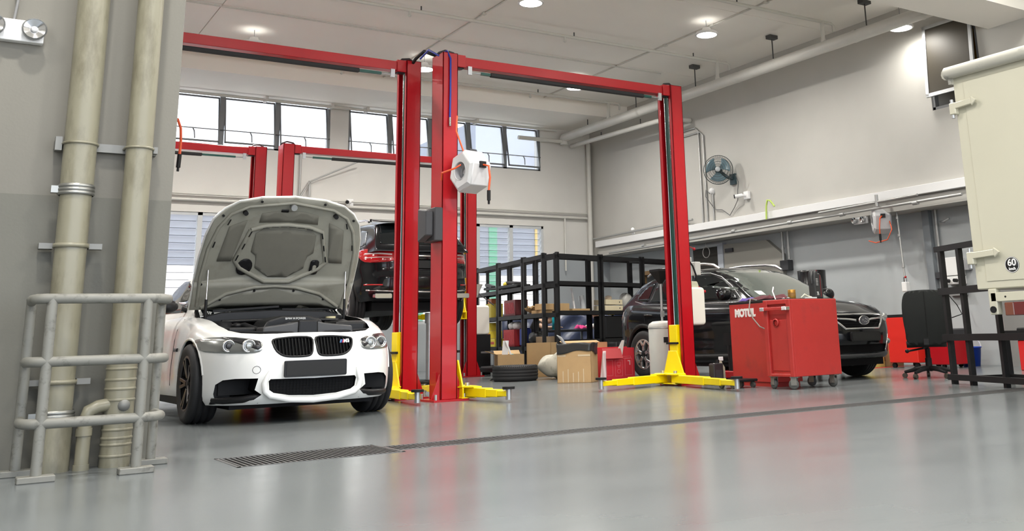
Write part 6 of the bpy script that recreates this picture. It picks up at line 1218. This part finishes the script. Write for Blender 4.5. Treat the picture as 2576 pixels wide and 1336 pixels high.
# red cabinets, cartons by the wall, floor line
t=thing('tool_cabinet','red tool cabinet standing behind the office chair','cabinet',(12.9,10.35,0)); MB().box(-.3,.3,-.28,.28,.08,.78).build('body',mat('bright red cabinet',(.66,.02,.012),.4),t,.01); MB().box(-.3,.3,-.28,.28,.78,.82).build('top',BLKP,t)
for x in (-.25,.25):
    for y in (-.22,.22): MB().cyl((x-.02,y,.04),(x+.02,y,.04),.04,10).build('castor_wheel',BLK,t)
t=thing('tool_cabinet','dark red drawer unit with battery packs beside the red cabinet','cabinet',(12.95,9.72,0)); MB().box(-.25,.25,-.2,.2,.05,.42).build('body',RED,t,.01); MB().box(-.2,.2,-.16,.16,.42,.58).build('battery_pack',DGREY,t,.02); MB().box(-.205,-.2,-.14,.14,.45,.55).build('label_sheet',WHT,t)
for x in (-.2,.2): MB().cyl((x-.02,0,.03),(x+.02,0,.03),.03,10).build('castor_wheel',BLK,t)
t=thing('drill_press','dark compact tool standing on the red cabinet','tool',(12.85,10.2,.82)); MB().cyl((0,0,0),(0,0,.3),.03,10).build('post',BLKP,t); MB().box(-.1,.08,-.05,.05,.22,.34).build('head',BLKP,t,.02); MB().box(-.08,.08,-.08,.08,0,.03).build('base',BLKP,t)
tag(MB().box(12.3,13.85,10.78,10.9,0,.004).box(12.3,12.42,10.9,14,0,.004).build('floor_line',mat('red floor paint',(.62,.05,.05),.4)),'red painted line on the floor in front of the wall cartons','floor marking')
YC=mat('yellow printed carton',(.62,.55,.16),.6); BRC=mat('brown printed carton',(.42,.30,.15),.7)
for k,(x,y,z,sx,sy,h,m,lb) in enumerate(((12.75,11.15,0,.34,.3,.34,YC,'yellow printed carton by the crossover front wheel'),(13.15,11.1,0,.36,.3,.26,BRC,'brown printed carton at the bottom of the wall pile'),(13.15,11.1,.26,.34,.3,.28,BRC,'brown printed carton second in the wall pile'),(13.2,11.1,.54,.36,.3,.28,CARD,'plain cardboard carton on top of the wall pile'),(12.8,11.15,.34,.26,.26,.14,YC,'small yellow carton on the printed carton'))):
    t=thing('wall_carton',lb,'carton',(x,y,z),.05*k,'cartons against the grey wall'); MB().box(-sx/2,sx/2,-sy/2,sy/2,0,h).build('carton',m,t,.004); MB().box(-sx*.3,sx*.1,-sy/2-.002,-sy/2,h*.3,h*.7).build('print_panel',mat('dark brown print',(.12,.06,.03),.6),t)
    MB().box(-sx/2-.002,-sx/2,-sy*.2,sy*.3,h*.35,h*.65).build('print_panel',mat('dark brown print',(.12,.06,.03),.6),t)
t=thing('oil_drum','black steel drum standing on a stand behind the crossover','drum',(12.95,12.5,.78)); MB().lathe([(0,.85),(.23,.85),(.24,.88),(.25,.88),(.25,.85),(.245,.6),(.255,.58),(.245,.56),(.245,.32),(.255,.3),(.245,.28),(.245,.02),(.25,0),(0,0)],n=36).build('drum',mat('gloss black drum',(.012,.012,.013),.2),t)
t=thing('drum_stand','steel stand under the black drum','stand',(12.95,12.5,0)); MB().box(-.32,.32,-.32,.32,.72,.78).build('deck',BLKS,t)
for x in (-.28,.28):
    for y in (-.28,.28): MB().box(x-.025,x+.025,y-.025,y+.025,0,.72).build('leg',BLKS,t)
t=thing('plastic_bin','red plastic bin under a black box past the shutter guides','bin',(12.55,7.95,0)); MB().box(-.22,.22,-.22,.22,0,.40).build('bin',mat('bright red plastic',(.6,.02,.02),.4),t,.01); MB().box(-.23,.23,-.23,.23,.40,.43).build('lid',RED,t)
t=thing('black_case','black case lying on the red plastic bin','case',(12.55,7.95,.43)); MB().box(-.25,.25,-.2,.2,0,.14).build('case',BLKP,t,.015); MB().box(-.05,.05,-.21,-.2,.05,.09).build('clasp',STL,t)
# fan, cameras
FB=mat('blue grey fan blade',(.12,.22,.27),.3,alpha=.75); FC=mat('dark fan wire',(.04,.05,.05),.4,metal=.3)
t=thing('wall_fan','round blue wall fan high on the white wall','fan',(13.05,14.98,3.9)); dr=V(-.72,-.68,-.12).normalized(); M=frame((0,0,0),V(dr.y,-dr.x,0),V(0,0,1)); 
if (M.to_3x3()@V(0,0,1)).dot(dr)<0: M=frame((0,0,0),V(-dr.y,dr.x,0),V(0,0,1))
cg=MB()
for r,h in ((.30,0),(.302,-.01),(.26,.05),(.21,.07),(.16,.085),(.11,.09),(.26,-.08),(.2,-.11)):
    cg.tube([(r*math.cos(2*PI*i/40),r*math.sin(2*PI*i/40),h) for i in range(41)],.0035 if r<.29 else .007,5,False)
cg.xf(M).build('guard_rings',FC,t)
wr=MB()
for k in range(48):
    a=2*PI*k/48; pt=lambda r,h:(r*math.cos(a),r*math.sin(a),h)
    wr.tube([pt(.05,.09),pt(.16,.085),pt(.26,.05),pt(.30,0)],.0016,4,False); wr.tube([pt(.05,-.12),pt(.2,-.11),pt(.26,-.08),pt(.30,0)],.0016,4,False)
wr.xf(M).build('guard_wires',FC,t,kind='stuff')
for k in range(3):
    a=2*PI*k/3+.5; MB().grid(lambda u,v:((.05+.2*v)*math.cos(a+(u-.5)*(1.0+.5*v)),(.05+.2*v)*math.sin(a+(u-.5)*(1.0+.5*v)),.03-.05*(u-.5)),8,6).xf(M).build('blade',FB,t,solid=.003)
MB().lathe([(0,.095),(.05,.095),(.055,.08)],n=20).xf(M).build('badge_disc',mat('grey hub disc',(.4,.42,.43),.4),t); MB().lathe([(.0,.03),(.06,.03),(.07,-.06),(.08,-.12),(.06,-.2),(0,-.21)],n=18).xf(M).build('motor',mat('dark teal plastic',(.03,.055,.065),.4),t)
MB().tube([M@V(0,0,-.15),(.2,-.05,-.15),(.33,-.08,-.18)],.035,10).box(.30,.35,-.16,.0,-.3,-.08).build('wall_mount',mat('dark teal plastic',(.03,.055,.065),.4),t)
def cctv(loc,rz,label,drop=True):
    t=thing('security_camera',label,'camera',loc,rz); MB().box(-.07,.07,-.07,0,-.08,.08).build('junction_box',WHT,t,.008); MB().cyl((0,-.07,0),(-.03,-.13,0),.025,10).build('arm',WHT,t); b=V(-.03,-.13,.0); d=V(-.6,-.75,-.12).normalized()
    MB().cyl(b,b+d*.16,.038,16).build('barrel',WHT,t); MB().cyl(b+d*.155,b+d*.175,.04,16).build('lens_hood',BLKP,t); return t
cctv((13.395,14.5,3.32),-PI/2,'white bullet camera on the right wall below the fan'); cctv((7.1,20.29,3.6),0,'small white camera on the rear wall above the black wagon')
t=thing('junction_box','small white sensor on the right wall below the trunking line','sensor',(0,0,0)); MB().cyl((13.38,18.5,2.93),(13.38,18.5,3.02),.04,12).sphere((13.36,18.5,3.05),.05).build('sensor',WHT,t)
tag(MB().tube([(13.25,13.62,2.98),(13.22,13.7,3.1),(13.22,13.78,3.12),(13.22,13.82,3.0),(13.22,13.84,2.75)],.018,8).build('green_hose',mat('lime hose',(.45,.6,.12),.5)),'short lime green hose hooked over the white trunking','hose')
t=thing('ceiling_beam_vent','dark louvre panel high on the wall above the lorry','vent',(0,0,0)); MB().box(13.34,13.4,7.3,7.9,4.3,5.1).build('panel',DGREY,t)
# ---- red hose reels
REELW=mat('white reel casing',(.60,.60,.61),.35); ORG=mat('orange hose',(.75,.09,.02),.45)
def reel(loc,rz,label,hose,s=1):
    t=thing('hose_reel',label,'hose reel',loc,rz,'white hose reels')
    oc=[(.215*s*math.cos(PI/3*k+PI/6+.25),.24*s*math.sin(PI/3*k+PI/6+.25)) for k in range(6)]
    ring=[(.095*s*math.cos(2*PI*k/24),.095*s*math.sin(2*PI*k/24)) for k in range(24)]
    b=MB(); rings=[(-.16*s,.82),(-.13*s,1),(.11*s,1),(.14*s,.82)]; b.add([(x,p[0]*k,p[1]*k) for x,k in rings for p in oc],[tuple(range(6))[::-1],tuple(range(18,24))]+[(i*6+j,i*6+(j+1)%6,(i+1)*6+(j+1)%6,(i+1)*6+j) for i in range(3) for j in range(6)])
    HUB=mat('reel hub',(.40,.40,.42),.45)
    me=b.mesh('casing'); me.materials.append(REELW); me=bake(me,[mcut(MB().lathe([(0,-.2),(.10*s,-.2),(.10*s,-.06),(0,-.06)],axis='x',n=28),HUB),mcut(MB().lathe([(0,.06),(.10*s,.06),(.10*s,.2),(0,.2)],axis='x',n=28),HUB)],.4); link('casing',me,None,t,.006)
    MB().lathe([(.105*s,-.161*s),(.1*s,-.166*s),(.098*s,-.15*s)],axis='x',n=28).build('hub_ring',REELW,t)
    MB().lathe([(0,-.1),(.035*s,-.1),(.04*s,-.06)],axis='x',n=16).build('spindle',STL,t)
    MB().lathe([(.105*s,.141*s),(.1*s,.146*s),(.098*s,.13*s)],axis='x',n=28).build('hub_ring',REELW,t)
    MB().box(-.05*s,.03*s,-.225*s,-.2*s,.02*s,.09*s).build('outlet',BLKP,t)
    MB().box(-.06*s,.04*s,-.16*s,-.155*s,.16*s,.2*s,Matrix.Rotation(-.5,4,'X')).build('label_plate',DGREY,t)
    h=MB().tube(hose,.011,8).build('hose',ORG,t); e=Vector(hose[-1])
    MB().cyl(e,e-V(0,0,.11),.02,8).cyl(e-V(0,0,.11),e-V(0,0,.15),.012,8).build('coupling',BLKP,t)
    MB().box(-.03*s,.03*s,.16,.26,-.05,.20*s).build('bracket',STL,t)
    return t
reel((4.72,9.55,2.44),.22,'white faceted hose reel hanging on the tall red column',[(-.01,-.22,.05),(.0,-.3,.03),(.01,-.31,-.1),(.0,-.3,-.24)])
reel((13.42,11.2,2.44),-.7,'white faceted hose reel mounted on the grey wall',[(-.03,-.22,.05),(-.08,-.3,.0),(-.1,-.3,-.15),(-.1,-.28,-.26)])
